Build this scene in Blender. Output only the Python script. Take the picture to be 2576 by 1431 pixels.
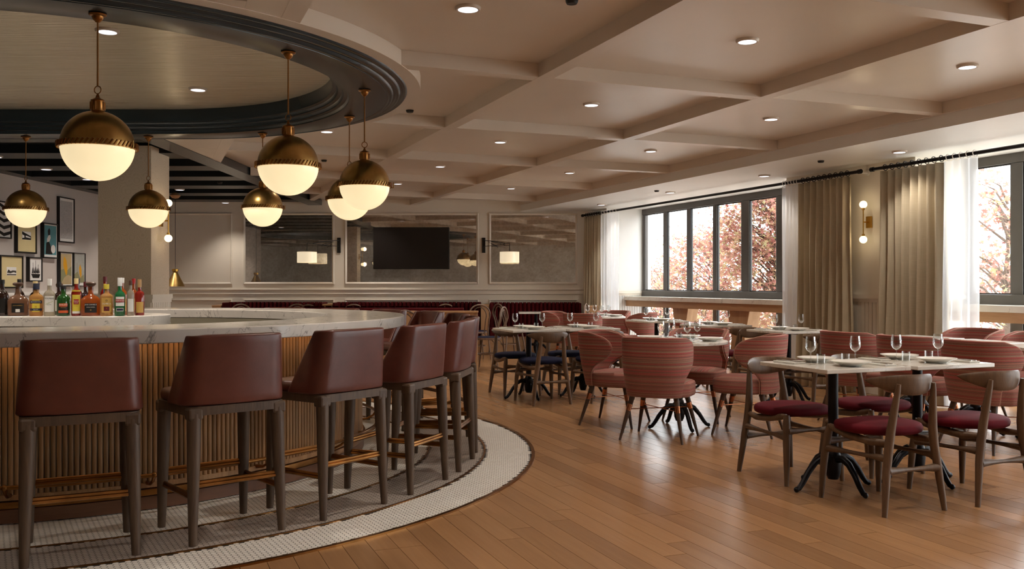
import bpy, math, random
from mathutils import Vector, Matrix, noise
from mathutils.geometry import tessellate_polygon
PI = math.pi
rnd = random.Random(7)
for o in list(bpy.data.objects): bpy.data.objects.remove(o)
SC = bpy.context.scene
COL = SC.collection

# ------------------------------------------------------------------ camera, world, sun, exposure
TH = 0.374896                       # the window wall and the ceiling grid are turned by this angle
CT, ST = math.cos(TH), math.sin(TH)
EYE = 1.23
cam_d = bpy.data.cameras.new('camera'); cam = bpy.data.objects.new('camera', cam_d); COL.objects.link(cam)
cam.location = (0, 0, EYE); cam.rotation_euler = (PI/2, 0, 0)
cam_d.sensor_width = 36; cam_d.lens = 36*2310/2576; cam_d.clip_start = 0.05; cam_d.clip_end = 200
SC.camera = cam
W = bpy.data.worlds.new('overcast_sky'); SC.world = W; W.use_nodes = True
W.node_tree.nodes['Background'].inputs[0].default_value = (0.93, 0.97, 1.0, 1)
W.node_tree.nodes['Background'].inputs[1].default_value = 9.0
sun_d = bpy.data.lights.new('sun', 'SUN'); sun = bpy.data.objects.new('sun', sun_d); COL.objects.link(sun)
sun_d.energy = 3.0; sun_d.angle = 0.03; sun_d.color = (1.0, 0.93, 0.82)
sun.rotation_euler = Vector((-0.62, -0.10, -0.95)).to_track_quat('-Z', 'Y').to_euler(); sun.location = (9, 14, 9)
SC.view_settings.view_transform = 'Standard'; SC.view_settings.look = 'None'
SC.view_settings.gamma = 1; SC.view_settings.use_curve_mapping = False
SC.view_settings.exposure = 0.1
SPOT_W = 70.0                       # power of one ceiling downlight
SPOT_COL = (1.0, 0.90, 0.79)

# ------------------------------------------------------------------ mesh helpers
class MB:
    def __init__(s): s.v = []; s.f = []
    def add(s, vs, fs, M=None):
        b = len(s.v)
        s.v += [tuple(M @ Vector(p)) if M else tuple(p) for p in vs]
        s.f += [tuple(i+b for i in q) for q in fs]; return s
    def box(s, x0, x1, y0, y1, z0, z1, M=None):
        return s.add([(x0,y0,z0),(x1,y0,z0),(x1,y1,z0),(x0,y1,z0),(x0,y0,z1),(x1,y0,z1),(x1,y1,z1),(x0,y1,z1)],
              [(0,3,2,1),(4,5,6,7),(0,1,5,4),(1,2,6,5),(2,3,7,6),(3,0,4,7)], M)
    def prism(s, poly, z0, z1, M=None):
        n = len(poly)
        return s.add([(x,y,z0) for x,y in poly]+[(x,y,z1) for x,y in poly],
              [tuple(range(n-1,-1,-1)), tuple(range(n,2*n))]+[(i,(i+1)%n,n+(i+1)%n,n+i) for i in range(n)], M)
    def lathe(s, prof, seg=24, M=None, a0=0, a1=2*PI):
        full = abs(a1-a0-2*PI) < 1e-6; m = seg if full else seg+1; k = len(prof); vs = []; fs = []
        for i in range(m):
            a = a0+(a1-a0)*i/seg
            for r, z in prof: vs.append((r*math.cos(a), r*math.sin(a), z))
        for i in range(seg):
            j = (i+1) % m
            for q in range(k-1): fs.append((i*k+q, j*k+q, j*k+q+1, i*k+q+1))
        return s.add(vs, fs, M)
    def tube(s, pts, r, seg=8, closed=False, M=None, flat=1.0):
        pts = [Vector(p) for p in pts]; n = len(pts)
        rs = r if isinstance(r, (list, tuple)) else [r]*n
        vs = []; fs = []; nrm = None
        for i, p in enumerate(pts):
            a = pts[i-1] if (i or closed) else p; b = pts[(i+1) % n] if (i < n-1 or closed) else p
            t = (b-a).normalized()
            if nrm is None:
                up = Vector((0,0,1)) if abs(t.z) < .9 else Vector((1,0,0)); nrm = (up-t*up.dot(t)).normalized()
            else: nrm = (nrm-t*nrm.dot(t)).normalized()
            bi = t.cross(nrm)
            for k in range(seg):
                g = 2*PI*k/seg; vs.append(p+nrm*(math.cos(g)*rs[i]*flat)+bi*(math.sin(g)*rs[i]))
        for i in range(n if closed else n-1):
            j = (i+1) % n
            for k in range(seg): fs.append((i*seg+k, i*seg+(k+1)%seg, j*seg+(k+1)%seg, j*seg+k))
        if not closed: fs += [tuple(range(seg-1,-1,-1)), tuple(range((n-1)*seg, n*seg))]
        return s.add(vs, fs, M)
    def ball(s, c, r, seg=14, rings=8, M=None, sz=1.0):
        s.lathe([(max(1e-4,r*math.sin(PI*i/rings)), -r*sz*math.cos(PI*i/rings)) for i in range(rings+1)], seg, Matrix.Translation(c) if M is None else M @ Matrix.Translation(c)); return s
    def grid(s, fn, nu, nv, M=None):
        vs = [fn(i/nu, j/nv) for i in range(nu+1) for j in range(nv+1)]
        return s.add(vs, [(i*(nv+1)+j, (i+1)*(nv+1)+j, (i+1)*(nv+1)+j+1, i*(nv+1)+j+1) for i in range(nu) for j in range(nv)], M)
    def mesh(s, name, mt, smooth=None):
        me = bpy.data.meshes.new(name); me.from_pydata(s.v, [], s.f); me.update()
        if mt: me.materials.append(mt)
        if smooth:
            me.polygons.foreach_set('use_smooth', [True]*len(me.polygons)); me.set_sharp_from_angle(angle=math.radians(smooth))
        return me
    def build(s, name, mt, parent=None, smooth=None, bevel=0, seg=2, solid=0, sub=0):
        return obj(name, s.mesh(name, mt, smooth), parent, bevel, seg, solid, sub)
def obj(name, me, parent=None, bevel=0, seg=2, solid=0, sub=0):
    o = bpy.data.objects.new(name, me); COL.objects.link(o); o.parent = parent
    if sub: m = o.modifiers.new('Subdivision', 'SUBSURF'); m.levels = sub; m.render_levels = sub
    if solid: m = o.modifiers.new('Solidify', 'SOLIDIFY'); m.thickness = solid; m.offset = -1
    if bevel: m = o.modifiers.new('Bevel', 'BEVEL'); m.width = bevel; m.segments = seg; m.limit_method = 'ANGLE'; m.angle_limit = .6
    return o
def tag(o, label=None, cat=None, group=None, kind=None):
    if label: o['label'] = label
    if cat: o['category'] = cat
    if group: o['group'] = group
    if kind: o['kind'] = kind
    return o
def emp(name, loc=(0,0,0), rz=0, label=None, cat=None, group=None, kind=None):
    o = bpy.data.objects.new(name, None); COL.objects.link(o); o.location = loc; o.rotation_euler.z = rz
    o.empty_display_size = .1
    return tag(o, label, cat, group, kind)
KIDS = {}
def copy_tree(o, parent=None):
    c = o.copy(); COL.objects.link(c); c.parent = parent
    for ch in list(o.children): copy_tree(ch, c)
    return c
class Proto:
    """first use hands out the built thing itself, later uses hand out copies"""
    def __init__(s, root): s.root = root; s.used = False
    def put(s, loc, rz=0, label=None, group=None):
        o = s.root if not s.used else copy_tree(s.root); s.used = True
        o.location = loc; o.rotation_euler.z = rz
        if label: o['label'] = label
        if group: o['group'] = group
        return o
def wuv(v, u, z=0): return (v*CT-u*ST, v*ST+u*CT, z)     # room frame along the windows -> world
RZ = Matrix.Rotation(TH, 4, 'Z')

# ------------------------------------------------------------------ materials
def lin(h):
    h = h.lstrip('#'); q = [int(h[i:i+2],16)/255 for i in (0,2,4)]
    return tuple((x/12.92 if x <= .04045 else ((x+.055)/1.055)**2.4) for x in q)+(1,)
MATS = {}
class NT:
    def __init__(s, name):
        s.m = bpy.data.materials.new(name); s.m.use_nodes = True; s.t = s.m.node_tree; s.b = s.t.nodes['Principled BSDF']; MATS[name] = s.m
    def n(s, typ, **kw):
        x = s.t.nodes.new(typ)
        for k, v in kw.items():
            if k.startswith('i_'):
                key = k[2:]; key = int(key) if key.isdigit() else key.replace('_', ' '); x.inputs[key].default_value = v
            else: setattr(x, k, v)
        return x
    def l(s, a, b): s.t.links.new(a, b)
    def coords(s, kind='Object', scale=(1,1,1), rot=(0,0,0)):
        if kind == 'World': src = s.n('ShaderNodeNewGeometry').outputs['Position']
        else: src = s.n('ShaderNodeTexCoord').outputs[kind]
        mp = s.n('ShaderNodeMapping'); mp.inputs['Scale'].default_value = scale; mp.inputs['Rotation'].default_value = rot
        s.l(src, mp.inputs['Vector']); return mp.outputs['Vector']
    def noise(s, vec, scale, detail=3, rough=.5, dist=0, w=None):
        x = s.n('ShaderNodeTexNoise', noise_dimensions='4D' if w is not None else '3D'); x.inputs['Scale'].default_value = scale
        x.inputs['Detail'].default_value = detail; x.inputs['Roughness'].default_value = rough; x.inputs['Distortion'].default_value = dist
        s.l(vec, x.inputs['Vector'])
        if w is not None: s.l(w, x.inputs['W'])
        return x.outputs['Fac']
    def ramp(s, fac, stops, interp='LINEAR'):
        r = s.n('ShaderNodeValToRGB'); r.color_ramp.interpolation = interp; e = r.color_ramp.elements
        while len(e) < len(stops): e.new(.5)
        for k, (p, c) in zip(e, stops): k.position = p; k.color = c
        s.l(fac, r.inputs['Fac']); return r.outputs['Color']
    def mix(s, fac, a, b, mode='MIX'):
        x = s.n('ShaderNodeMix', data_type='RGBA', blend_type=mode)
        for v, i in ((fac, 0), (a, 6), (b, 7)):
            if hasattr(v, 'links') or hasattr(v, 'is_linked'): s.l(v, x.inputs[i])
            else: x.inputs[i].default_value = v
        return x.outputs[2]
    def math(s, op, a, b=None):
        x = s.n('ShaderNodeMath', operation=op)
        for i, v in enumerate((a, b)):
            if v is None: continue
            if hasattr(v, 'is_linked'): s.l(v, x.inputs[i])
            else: x.inputs[i].default_value = v
        return x.outputs[0]
    def bump(s, h, strength=.3, dist=.01):
        x = s.n('ShaderNodeBump'); x.inputs['Strength'].default_value = strength; x.inputs['Distance'].default_value = dist
        s.l(h, x.inputs['Height']); s.l(x.outputs[0], s.b.inputs['Normal'])
    def set(s, col=None, rough=None, metal=None, spec=None, coat=None):
        if col is not None:
            if hasattr(col, 'is_linked'): s.l(col, s.b.inputs['Base Color'])
            else: s.b.inputs['Base Color'].default_value = col
        if rough is not None:
            if hasattr(rough, 'is_linked'): s.l(rough, s.b.inputs['Roughness'])
            else: s.b.inputs['Roughness'].default_value = rough
        if metal is not None: s.b.inputs['Metallic'].default_value = metal
        if spec is not None: s.b.inputs['Specular IOR Level'].default_value = spec
        if coat is not None: s.b.inputs['Coat Weight'].default_value = coat
        return s.m
def dk(c, f): return (c[0]*f, c[1]*f, c[2]*f, 1)
def plain(name, col, rough=.5, metal=0, var=.12, scale=6, bump=0, bscale=80, spec=.5, coat=0):
    if name in MATS: return MATS[name]
    t = NT(name); c = lin(col) if isinstance(col, str) else col; v = t.coords()
    n = t.noise(v, scale, 4)
    t.set(t.ramp(n, [(.3, dk(c, 1-var)), (.7, dk(c, 1+var*.5))]), rough, metal, spec, coat)
    if bump: t.bump(t.noise(v, bscale, 2), bump, .004)
    return t.m
def emit(name, col, strength, var=0.0):
    t = NT(name); c = lin(col) if isinstance(col, str) else col
    t.set(c, .25); t.b.inputs['Emission Strength'].default_value = strength
    if var:
        t.l(t.ramp(t.noise(t.coords(), 9, 3), [(.3, dk(c, 1-var)), (.75, c)]), t.b.inputs['Emission Color'])
    else: t.b.inputs['Emission Color'].default_value = c
    return t.m
def wood(name, a, b, scale=(30,30,2), rough=.45, bump=.15, perobj=.25, ring=1.0, coat=0):
    t = NT(name); v = t.coords('Object', scale); oi = t.n('ShaderNodeObjectInfo').outputs['Random']
    w = t.math('MULTIPLY', oi, 40.0)
    n = t.noise(v, 1.0, 5, .65, .6, w); n2 = t.noise(v, 4.5, 3, .6, 0, w)
    f = t.math('ADD', t.math('MULTIPLY', n, .75), t.math('MULTIPLY', n2, .25))
    c = t.ramp(f, [(.32, lin(a)), (.68, lin(b))])
    c = t.mix(1.0, c, t.ramp(oi, [(0, (1-perobj,)*3+(1,)), (1, (1+perobj*.4,)*3+(1,))]), 'MULTIPLY')
    t.set(c, rough, 0, .4, coat); t.bump(n2, bump, .003); return t.m
def marble(name, base, vein, scale=1.6):
    t = NT(name); v = t.coords('World')
    d = t.noise(v, 1.7*scale, 6, .62, 1.2); e = t.noise(v, 3.1*scale, 7, .6, 2.2)
    band = t.math('ABSOLUTE', t.math('SUBTRACT', d, .5)); line = t.ramp(band, [(0, (1,1,1,1)), (.013, (0,0,0,1))])
    gate = t.ramp(e, [(.44, (0,0,0,1)), (.60, (.75,.75,.75,1))])
    k = t.mix(1.0, line, gate, 'MULTIPLY')
    soft = t.ramp(t.noise(v, .9*scale, 4, .6, .8), [(.35, dk(lin(base), .86)), (.65, lin(base))])
    t.set(t.mix(t.n('ShaderNodeRGBToBW').outputs[0] if False else k, soft, lin(vein)), .16, 0, .5); return t.m
M_CREAM = plain('cream_paint', '#d9cbbb', .30, var=.03, scale=2, bump=.03, bscale=220)
M_WALL = plain('wall_paint', '#e8dfd0', .5, var=.03, scale=2, bump=.04, bscale=200)
M_WALLL = plain('gallery_wall_paint', '#cbc2bb', .6, var=.03, scale=2, bump=.05, bscale=180)
M_WHITE = plain('white_paint', '#e6e4df', .45, var=.03, scale=2)
M_DARK = plain('slate_paint', '#29343a', .26, var=.06, scale=2)
M_DARK2 = plain('deep_slate_paint', '#171d20', .35, var=.06, scale=2)
M_FRAME = plain('window_frame_grey', '#55514e', .4, var=.06)
M_BLACK = plain('black_iron', '#17161a', .38, .6, var=.15)
M_BLACKM = plain('matt_black', '#15130f', .5, var=.1)
M_BRASS = plain('aged_brass', '#9a6a3a', .28, 1, var=.35, scale=9, bump=.05, bscale=30)
M_BRASSD = plain('antique_brass', '#bd9759', .30, .9, var=.45, scale=5, bump=.04, bscale=18)
M_COPPER = plain('polished_copper', '#c98560', .18, 1, var=.12)
M_GOLD = plain('satin_gold', '#c59a4a', .3, 1, var=.1)
M_CHINA = plain('white_china', '#f4f1ea', .15, var=.02)
M_STEEL = plain('cutlery_steel', '#b9b6b0', .18, 1, var=.05)
M_LINEN = plain('napkin_linen', '#d8d4cc', .9, var=.06, scale=30, bump=.3, bscale=300)
M_MAT = plain('cream_card', '#d8c795', .8, var=.03)
M_INK = plain('black_ink', '#0c0b0c', .6, var=.05)
M_PAPER = plain('white_paper', '#e8e6e2', .8, var=.02)
M_MARBLE = marble('cream_marble', '#ddd5cb', '#4f463e')
M_MARBLE2 = marble('table_marble', '#e6e0d6', '#8b8072', 1.3)
M_OAK = wood('light_oak', '#a97f5a', '#c39c74', (14,14,1.4), .5)
M_OAKH = wood('light_oak_long', '#a97f5a', '#c39c74', (1.4,14,14), .5)
M_SLAT = wood('bar_slat_oak', '#8b6541', '#bb9368', (26,26,1.8), .45, .2, .35)
M_KICK = wood('kick_board_oak', '#6a4632', '#805840', (1.2,1.2,20), .4)
M_STOOLW = wood('grey_brown_ash', '#46352b', '#68533f', (34,34,3), .5, .25, .12)
M_CHAIRW = wood('fumed_oak', '#513c2b', '#735840', (30,30,3), .45, .2, .2)
M_BENT = wood('bentwood_beech', '#6a5546', '#8b7462', (20,20,3), .35, .1, .15)
M_LEGW = wood('dark_walnut_leg', '#3b2a22', '#57402f', (30,30,3), .4, .15, .15)
def leather():
    t = NT('chestnut_leather'); v = t.coords()
    n = t.noise(v, 5, 4, .6)
    t.set(t.ramp(n, [(.3, lin('#56291f')), (.7, lin('#6c382b'))]), .36, 0, .55)
    t.bump(t.noise(v, 260, 2), .12, .002); return t.m
M_LEATHER = leather()
def velvet(name, a, b):
    t = NT(name); v = t.coords(); t.set(t.ramp(t.noise(v, 7, 3), [(.3, lin(a)), (.7, lin(b))]), .75, 0, .12)
    t.b.inputs['Sheen Weight'].default_value = .08; t.b.inputs['Sheen Tint'].default_value = dk(lin(b), 1.6); t.bump(t.noise(v, 300, 2), .1, .002); return t.m
M_MAROON = velvet('maroon_velvet', '#480a14', '#5e0f1b')
M_NAVY = velvet('navy_velvet', '#0f1022', '#191b34')
M_BANQ = velvet('oxblood_leather', '#3b070b', '#520b10')
M_REDB = velvet('bright_red_leather', '#55090e', '#6c0d13')
def striped():
    t = NT('red_striped_fabric'); tc = t.n('ShaderNodeTexCoord').outputs['Object']; sp = t.n('ShaderNodeSeparateXYZ'); t.l(tc, sp.inputs[0])
    ge = t.n('ShaderNodeNewGeometry'); sn = t.n('ShaderNodeSeparateXYZ'); t.l(ge.outputs['Normal'], sn.inputs[0])
    top = t.math('GREATER_THAN', t.math('ABSOLUTE', sn.outputs[2]), .8)
    wob = t.math('MULTIPLY', t.noise(t.coords('Object', (3,3,3)), 1.5, 2), .004)
    def stripes(c, f1, f2):
        c = t.math('ADD', c, wob)
        wn = t.n('ShaderNodeTexWhiteNoise', noise_dimensions='1D'); t.l(t.math('FLOOR', t.math('MULTIPLY', c, f1)), wn.inputs['W'])
        wn2 = t.n('ShaderNodeTexWhiteNoise', noise_dimensions='1D'); t.l(t.math('FLOOR', t.math('MULTIPLY', c, f2)), wn2.inputs['W'])
        a = t.ramp(wn.outputs['Value'], [(0, lin('#9a7462')), (.2, lin('#a8625b')), (.42, lin('#8c6254')), (.6, lin('#b2504c')), (.72, lin('#a3846e')), (.86, lin('#b96c63'))], 'CONSTANT')
        b = t.ramp(wn2.outputs['Value'], [(0, lin('#6e403a')), (.3, lin('#a88f78')), (.5, lin('#9a5850')), (.75, lin('#b04844'))], 'CONSTANT')
        return t.mix(.42, a, b)
    z = stripes(sp.outputs[2], 110, 280); x = stripes(sp.outputs[0], 90, 240)
    col = t.mix(top, z, x)
    weave = t.noise(t.coords('Object', (1,1,1)), 420, 2)
    t.set(t.mix(.6, col, t.mix(1.0, col, t.ramp(weave, [(.3, (.5,.5,.5,1)), (.7, (1.25,1.25,1.25,1))]), 'MULTIPLY')), .85, 0, .2)
    t.b.inputs['Sheen Weight'].default_value = .08
    t.bump(weave, .4, .002); return t.m
M_STRIPE = striped()
def plank_mat():
    t = NT('oak_floor_boards'); v = t.coords('World', (1,1,1), (0,0,-TH))
    sc = t.n('ShaderNodeMapping'); sc.inputs['Scale'].default_value = (9, .55, 1); t.l(v, sc.inputs['Vector'])
    r = t.math('ADD', t.n('ShaderNodeObjectInfo').outputs['Random'], t.n('ShaderNodeNewGeometry').outputs['Random Per Island'])
    r = t.math('FRACT', t.math('MULTIPLY', r, 7.31)); w = t.math('MULTIPLY', r, 30.0)
    n = t.noise(sc.outputs[0], 1.6, 6, .62, .9, w); n2 = t.noise(sc.outputs[0], 9, 3, .6, 0, w)
    c = t.ramp(t.math('ADD', t.math('MULTIPLY', n, .8), t.math('MULTIPLY', n2, .2)), [(.25, lin('#8f6947')), (.5, lin('#98714d')), (.78, lin('#a17a55'))])
    c = t.mix(1.0, c, t.ramp(r, [(0, (.74,.71,.68,1)), (.3, (.90,.88,.86,1)), (.7, (1,.98,.97,1)), (1, (1.12,1.10,1.07,1))]), 'MULTIPLY')
    kn = t.n('ShaderNodeTexVoronoi'); kn.inputs['Scale'].default_value = 1.1; ks = t.n('ShaderNodeMapping'); ks.inputs['Scale'].default_value = (2.2, .9, 1); t.l(v, ks.inputs['Vector']); t.l(ks.outputs[0], kn.inputs['Vector'])
    c = t.mix(t.ramp(kn.outputs['Distance'], [(.015, (.7,.7,.7,1)), (.04, (0,0,0,1))]), c, lin('#4a2c1a'))
    t.set(c, .27, 0, .5); return t.m
M_PLANK = plank_mat()
def tile_mat(name, a, b, rough=.28):
    t = NT(name); r = t.n('ShaderNodeNewGeometry').outputs['Random Per Island']
    t.set(t.ramp(r, [(0, lin(a)), (1, lin(b))]), rough, 0, .5); return t.m
M_TILE = tile_mat('cream_mosaic', '#ece6dc', '#f4f0e8'); M_TILE2 = tile_mat('taupe_mosaic', '#a89d94', '#b6aba2')
M_GROUT = plain('dark_grout', '#2b2724', .9, var=.2, scale=60)
def mirror_mat():
    t = NT('antique_mirror'); v = t.coords('World'); n = t.noise(v, 3.2, 8, .72, .6); n2 = t.noise(v, 26, 4, .7)
    k = t.math('ADD', t.math('MULTIPLY', n, .6), t.math('MULTIPLY', n2, .4))
    t.set(t.ramp(k, [(.34, lin('#a39a90')), (.52, lin('#c2bab0')), (.72, lin('#dcd6ce'))]), t.ramp(n2, [(.45, (.0,)*3+(1,)), (.8, (.05,)*3+(1,))]), .86); return t.m
M_MIRROR = mirror_mat()
def damask(name, c1, c2):
    t = NT(name); v = t.coords('Object', (1,1,1)); vo = t.n('ShaderNodeTexVoronoi'); vo.inputs['Scale'].default_value = 9; t.l(v, vo.inputs['Vector'])
    s = t.math('SINE', t.math('MULTIPLY', vo.outputs['Distance'], 34.0)); n = t.noise(v, 16, 4, .6)
    t.set(t.ramp(t.math('MULTIPLY', s, n), [(.25, lin(c1)), (.42, lin(c2)), (.6, lin(c1))]), .6); t.bump(n, .12, .003); return t.m
M_DAMASK = damask('embossed_wallcovering', '#d3c1a9', '#c6b398')
def curtain_mat():
    t = NT('taupe_linen_curtain'); v = t.coords('Object', (1,1,1)); a = t.noise(t.coords('Object', (600,600,6)), 1, 2); b = t.noise(t.coords('Object', (8,8,700)), 1, 2)
    t.set(t.ramp(t.math('ADD', t.math('MULTIPLY', a, .5), t.math('MULTIPLY', b, .5)), [(.3, lin('#b3a68d')), (.7, lin('#d0c3a9'))]), .9, 0, .2); t.bump(b, .25, .002); return t.m
M_CURT = curtain_mat()
def shader_mix(name, fac, build_a, build_b, facing=False):
    t = NT(name); t.t.nodes.remove(t.b); mx = t.n('ShaderNodeMixShader'); out = t.t.nodes['Material Output']
    a = build_a(t); b = build_b(t); t.l(a, mx.inputs[1]); t.l(b, mx.inputs[2]); t.l(mx.outputs[0], out.inputs[0])
    if facing:
        lw = t.n('ShaderNodeLayerWeight'); lw.inputs['Blend'].default_value = fac; t.l(lw.outputs['Fresnel'] if facing == 'F' else lw.outputs['Facing'], mx.inputs[0])
    else: mx.inputs[0].default_value = fac
    return t.m
def bs(kind, col, rough=None):
    def f(t):
        x = t.n(kind); x.inputs['Color'].default_value = col
        if rough is not None: x.inputs['Roughness'].default_value = rough
        return x.outputs[0]
    return f
def sheer_b(t):
    a = t.n('ShaderNodeBsdfTranslucent'); a.inputs['Color'].default_value = (.95,.96,.98,1); b = t.n('ShaderNodeBsdfDiffuse'); b.inputs['Color'].default_value = (.92,.93,.95,1)
    m = t.n('ShaderNodeMixShader'); m.inputs[0].default_value = .45; t.l(a.outputs[0], m.inputs[1]); t.l(b.outputs[0], m.inputs[2]); return m.outputs[0]
M_SHEER = shader_mix('white_sheer_voile', .62, bs('ShaderNodeBsdfTransparent', (1,1,1,1)), sheer_b)
M_PANE = shader_mix('window_glass', .06, bs('ShaderNodeBsdfTransparent', (.97,.98,.98,1)), bs('ShaderNodeBsdfGlossy', (1,1,1,1), .02))
M_GLASS = shader_mix('clear_glass', .22, bs('ShaderNodeBsdfTransparent', (.93,.94,.94,1)), bs('ShaderNodeBsdfGlossy', (1,1,1,1), .03), 'N')
M_GLOBE = emit('opal_glass_lit', '#fbe6b8', .86, .10)
M_GLOBES = emit('opal_bulb_lit', '#fff0c4', 1.6)
M_LENS = emit('downlight_lens', '#f0f3ff', 1.5)
M_SHADE = emit('linen_shade_lit', '#f4e2c0', .75, .12)
M_LED = emit('warm_led_strip', (1,.78,.50,1), 3.4)
M_SCREEN = plain('television_screen', '#17110f', .35, var=.03)

# ------------------------------------------------------------------ the room shell
C1 = Vector((-3.22, 6.70)); C2 = Vector((-5.30, 6.70))
def stad(R, n=48):
    p = [(C1.x+R*math.cos(a), C1.y+R*math.sin(a)) for a in [(-PI/2+PI*i/n) for i in range(n+1)]]
    return p+[(C2.x+R*math.cos(a), C2.y+R*math.sin(a)) for a in [(PI/2+PI*i/n) for i in range(n+1)]]
def in_stad(x, y, R):
    cx = min(max(x, C2.x), C1.x); return math.hypot(x-cx, y-C1.y) < R
def sweep(prof, n=48, closed_prof=False):
    m = MB(); rings = [stad(r, n) for r, z in prof]; k = len(prof); L = len(rings[0])
    vs = [(rings[q][i][0], rings[q][i][1], prof[q][1]) for i in range(L) for q in range(k)]; fs = []
    for i in range(L):
        j = (i+1) % L
        for q in range(k if closed_prof else k-1):
            q2 = (q+1) % k; fs.append((i*k+q, j*k+q, j*k+q2, i*k+q2))
    return m.add(vs, fs)
ZB, ZC, ZS = 2.70, 2.80, 2.585          # beam underside, coffer field, window bulkhead
# floor
def edge(Y, v=8.45): u = (Y-v*ST)/CT; return (v*CT-u*ST, Y)
FOOT = [(-10.2,-2.7), edge(-2.7), edge(17.2), (-10.2,17.2)]
m = MB(); m.prism(FOOT, -.25, -.022); FLOOR = m.build('floor', plain('subfloor_shadow_gap', '#2a1a10', .9)); tag(FLOOR, kind='structure')
def visible(x, y, z=0, pad=.03):
    if y < .5: return False
    a = (x/y*2310)/2576+.5; b = .5+((EYE-z)/y*2310)/1431; return -pad < a < 1+pad and b < 1+pad
planks = []
PW = .12; r2 = random.Random(11)
for i in range(-44, 84):
    v = i*PW; u = -4.5+r2.random()*1.9
    while u < 19:
        L = 1.2+r2.random()*.9; x, y, _ = wuv(v+PW/2, u+L/2)
        ends = [wuv(v+PW/2, u), wuv(v+PW/2, u+L)]
        ok = -10 < x < 11 and -2.5 < y < 17.0+L/2 and v+PW < 8.35
        if ok and not all(in_stad(*wuv(a, b)[:2], 3.30) for a in (v, v+PW) for b in (u, u+L)): planks.append((v, u, L, y, visible(x, y) or any(visible(e[0], e[1]) for e in ends)))
        u += L
planks.sort(key=lambda p: (not p[4], p[3])); lens = {}
for v, u, L, y, vis in planks[:300]:
    key = round(L*8)/8
    if key not in lens:
        m = MB(); g = .0012; m.box(g, PW-g, g, 1-g, -.022, 0); lens[key] = m.mesh('plank', M_PLANK)
    o = obj('plank', lens[key], FLOOR); o.location = wuv(v, u); o.rotation_euler.z = TH; o.scale = (1, L, 1)
m = MB()
for v, u, L, y, vis in planks[300:]: m.box(v+.0012, v+PW-.0012, u+.001, u+L-.001, -.022, 0, RZ)
tag(m.build('plank_field', M_PLANK, FLOOR), kind='stuff')
# mosaic apron round the bar
m = sweep([(3.37, -.005), (3.37, .003), (2.0, .003)]); m.build('grout_bed', M_GROUT, FLOOR)
for R, w, h in ((3.375, .012, .010), (3.02, .007, .0085), (2.605, .005, .0085)):
    sweep([(R+w, 0), (R+w, h), (R-w, h), (R-w, 0)]).build('brass_strip', M_BRASS, FLOOR)
TW, TRW = .0293, .0254
hexv = [(math.cos(PI/6+PI/3*k)*TW*.525, math.sin(PI/6+PI/3*k)*TW*.50) for k in range(6)]
def hexes(m, x, y):
    b = len(m.v); m.v += [(x+a, y+c, .002) for a, c in hexv]+[(x+a*.98, y+c*.98, .0038) for a, c in hexv]
    m.f += [(b+6, b+7, b+8, b+9, b+10, b+11)]+[(b+k, b+(k+1)%6, b+6+(k+1)%6, b+6+k) for k in range(6)]
tl = []
for j in range(int(3.3/TRW), int(10.1/TRW)):
    y = j*TRW
    for i in range(int(-6.2/TW), int(.25/TW)+1):
        x = (i+.5*(j % 2))*TW; cxx = min(x, C1.x); r = math.hypot(x-cxx, y-C1.y)
        if 2.09 < r < 3.352 and abs(r-3.02) > .0145 and abs(r-2.605) > .0125 and visible(x, y, 0, .12): tl.append((y, x, 2.605 < r < 3.02))
tl.sort(key=lambda q: (not visible(q[1], q[0], 0, 0), q[0]))
pm = {}
for kk, mt in ((False, M_TILE), (True, M_TILE2)):
    m = MB(); hexes(m, 0, 0); pm[kk] = m.mesh('tile', mt)
for y, x, k in tl[:300]: o = obj('tile', pm[k], FLOOR); o.location = (x, y, 0)
for kk, mt in ((False, M_TILE), (True, M_TILE2)):
    m = MB()
    for y, x, k in tl[300:]:
        if k == kk: hexes(m, x, y)
    tag(m.build('mosaic_field', mt, FLOOR), kind='stuff')
# ceiling field with an opening over the bar
outer = [Vector((x, y, 0)) for x, y in FOOT]; hole = [Vector((x, y, 0)) for x, y in stad(2.0)]
tri = tessellate_polygon([outer, hole]); pts = outer+hole
m = MB(); m.add([(p.x, p.y, ZC) for p in pts], [tuple(t) for t in tri]); m.prism(FOOT, 2.95, 3.0)
CEIL = m.build('ceiling', M_CREAM); tag(CEIL, kind='structure')
def clip(fn, a, b, keep, step=.02):
    out = []; s = None; t = a
    while t <= b:
        k = keep(*fn(t))
        if k and s is None: s = t
        if not k and s is not None: out.append((s, t-step)); s = None
        t += step
    if s is not None: out.append((s, b))
    return [q for q in out if q[1]-q[0] > .08]
def cream_zone(x, y):
    if in_stad(x, y, 2.47): return False
    if y > 17.0 or y < -2.5 or x < -10: return False
    return not (x < -3.52 and y > 8.6)
BV = [4.5085-1.891*k for k in range(0, 8)]; BU = [6.05+2.24*k for k in range(-5, 6)]
def beam(m, mt): return m.build('ceiling_beam', mt, CEIL)
for v in BV:
    for a, b in clip(lambda u: wuv(v, u)[:2], -6, 19, cream_zone):
        m = MB(); m.box(v-.056, v+.056, a, b, ZB, ZC+.002, RZ); beam(m, M_CREAM)
for u in BU:
    edges = [-9]+sorted(BV)+[6.36]
    for e0, e1 in zip(edges, edges[1:]):
        for a, b in clip(lambda v: wuv(v, u)[:2], e0+.056, e1-.056 if e1 < 6 else e1, cream_zone):
            m = MB(); m.box(a, b, u-.06, u+.06, ZB+.001, ZC+.002, RZ); beam(m, M_CREAM)
for b in ((.467, .781, 2.6, 5.75), (-.7, .466, 4.95, 5.3)):
    m = MB(); m.box(b[0], b[1], b[2], b[3], ZB+.002, ZC+.002, RZ); m.build('flat_panel', M_CREAM, CEIL)
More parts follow.
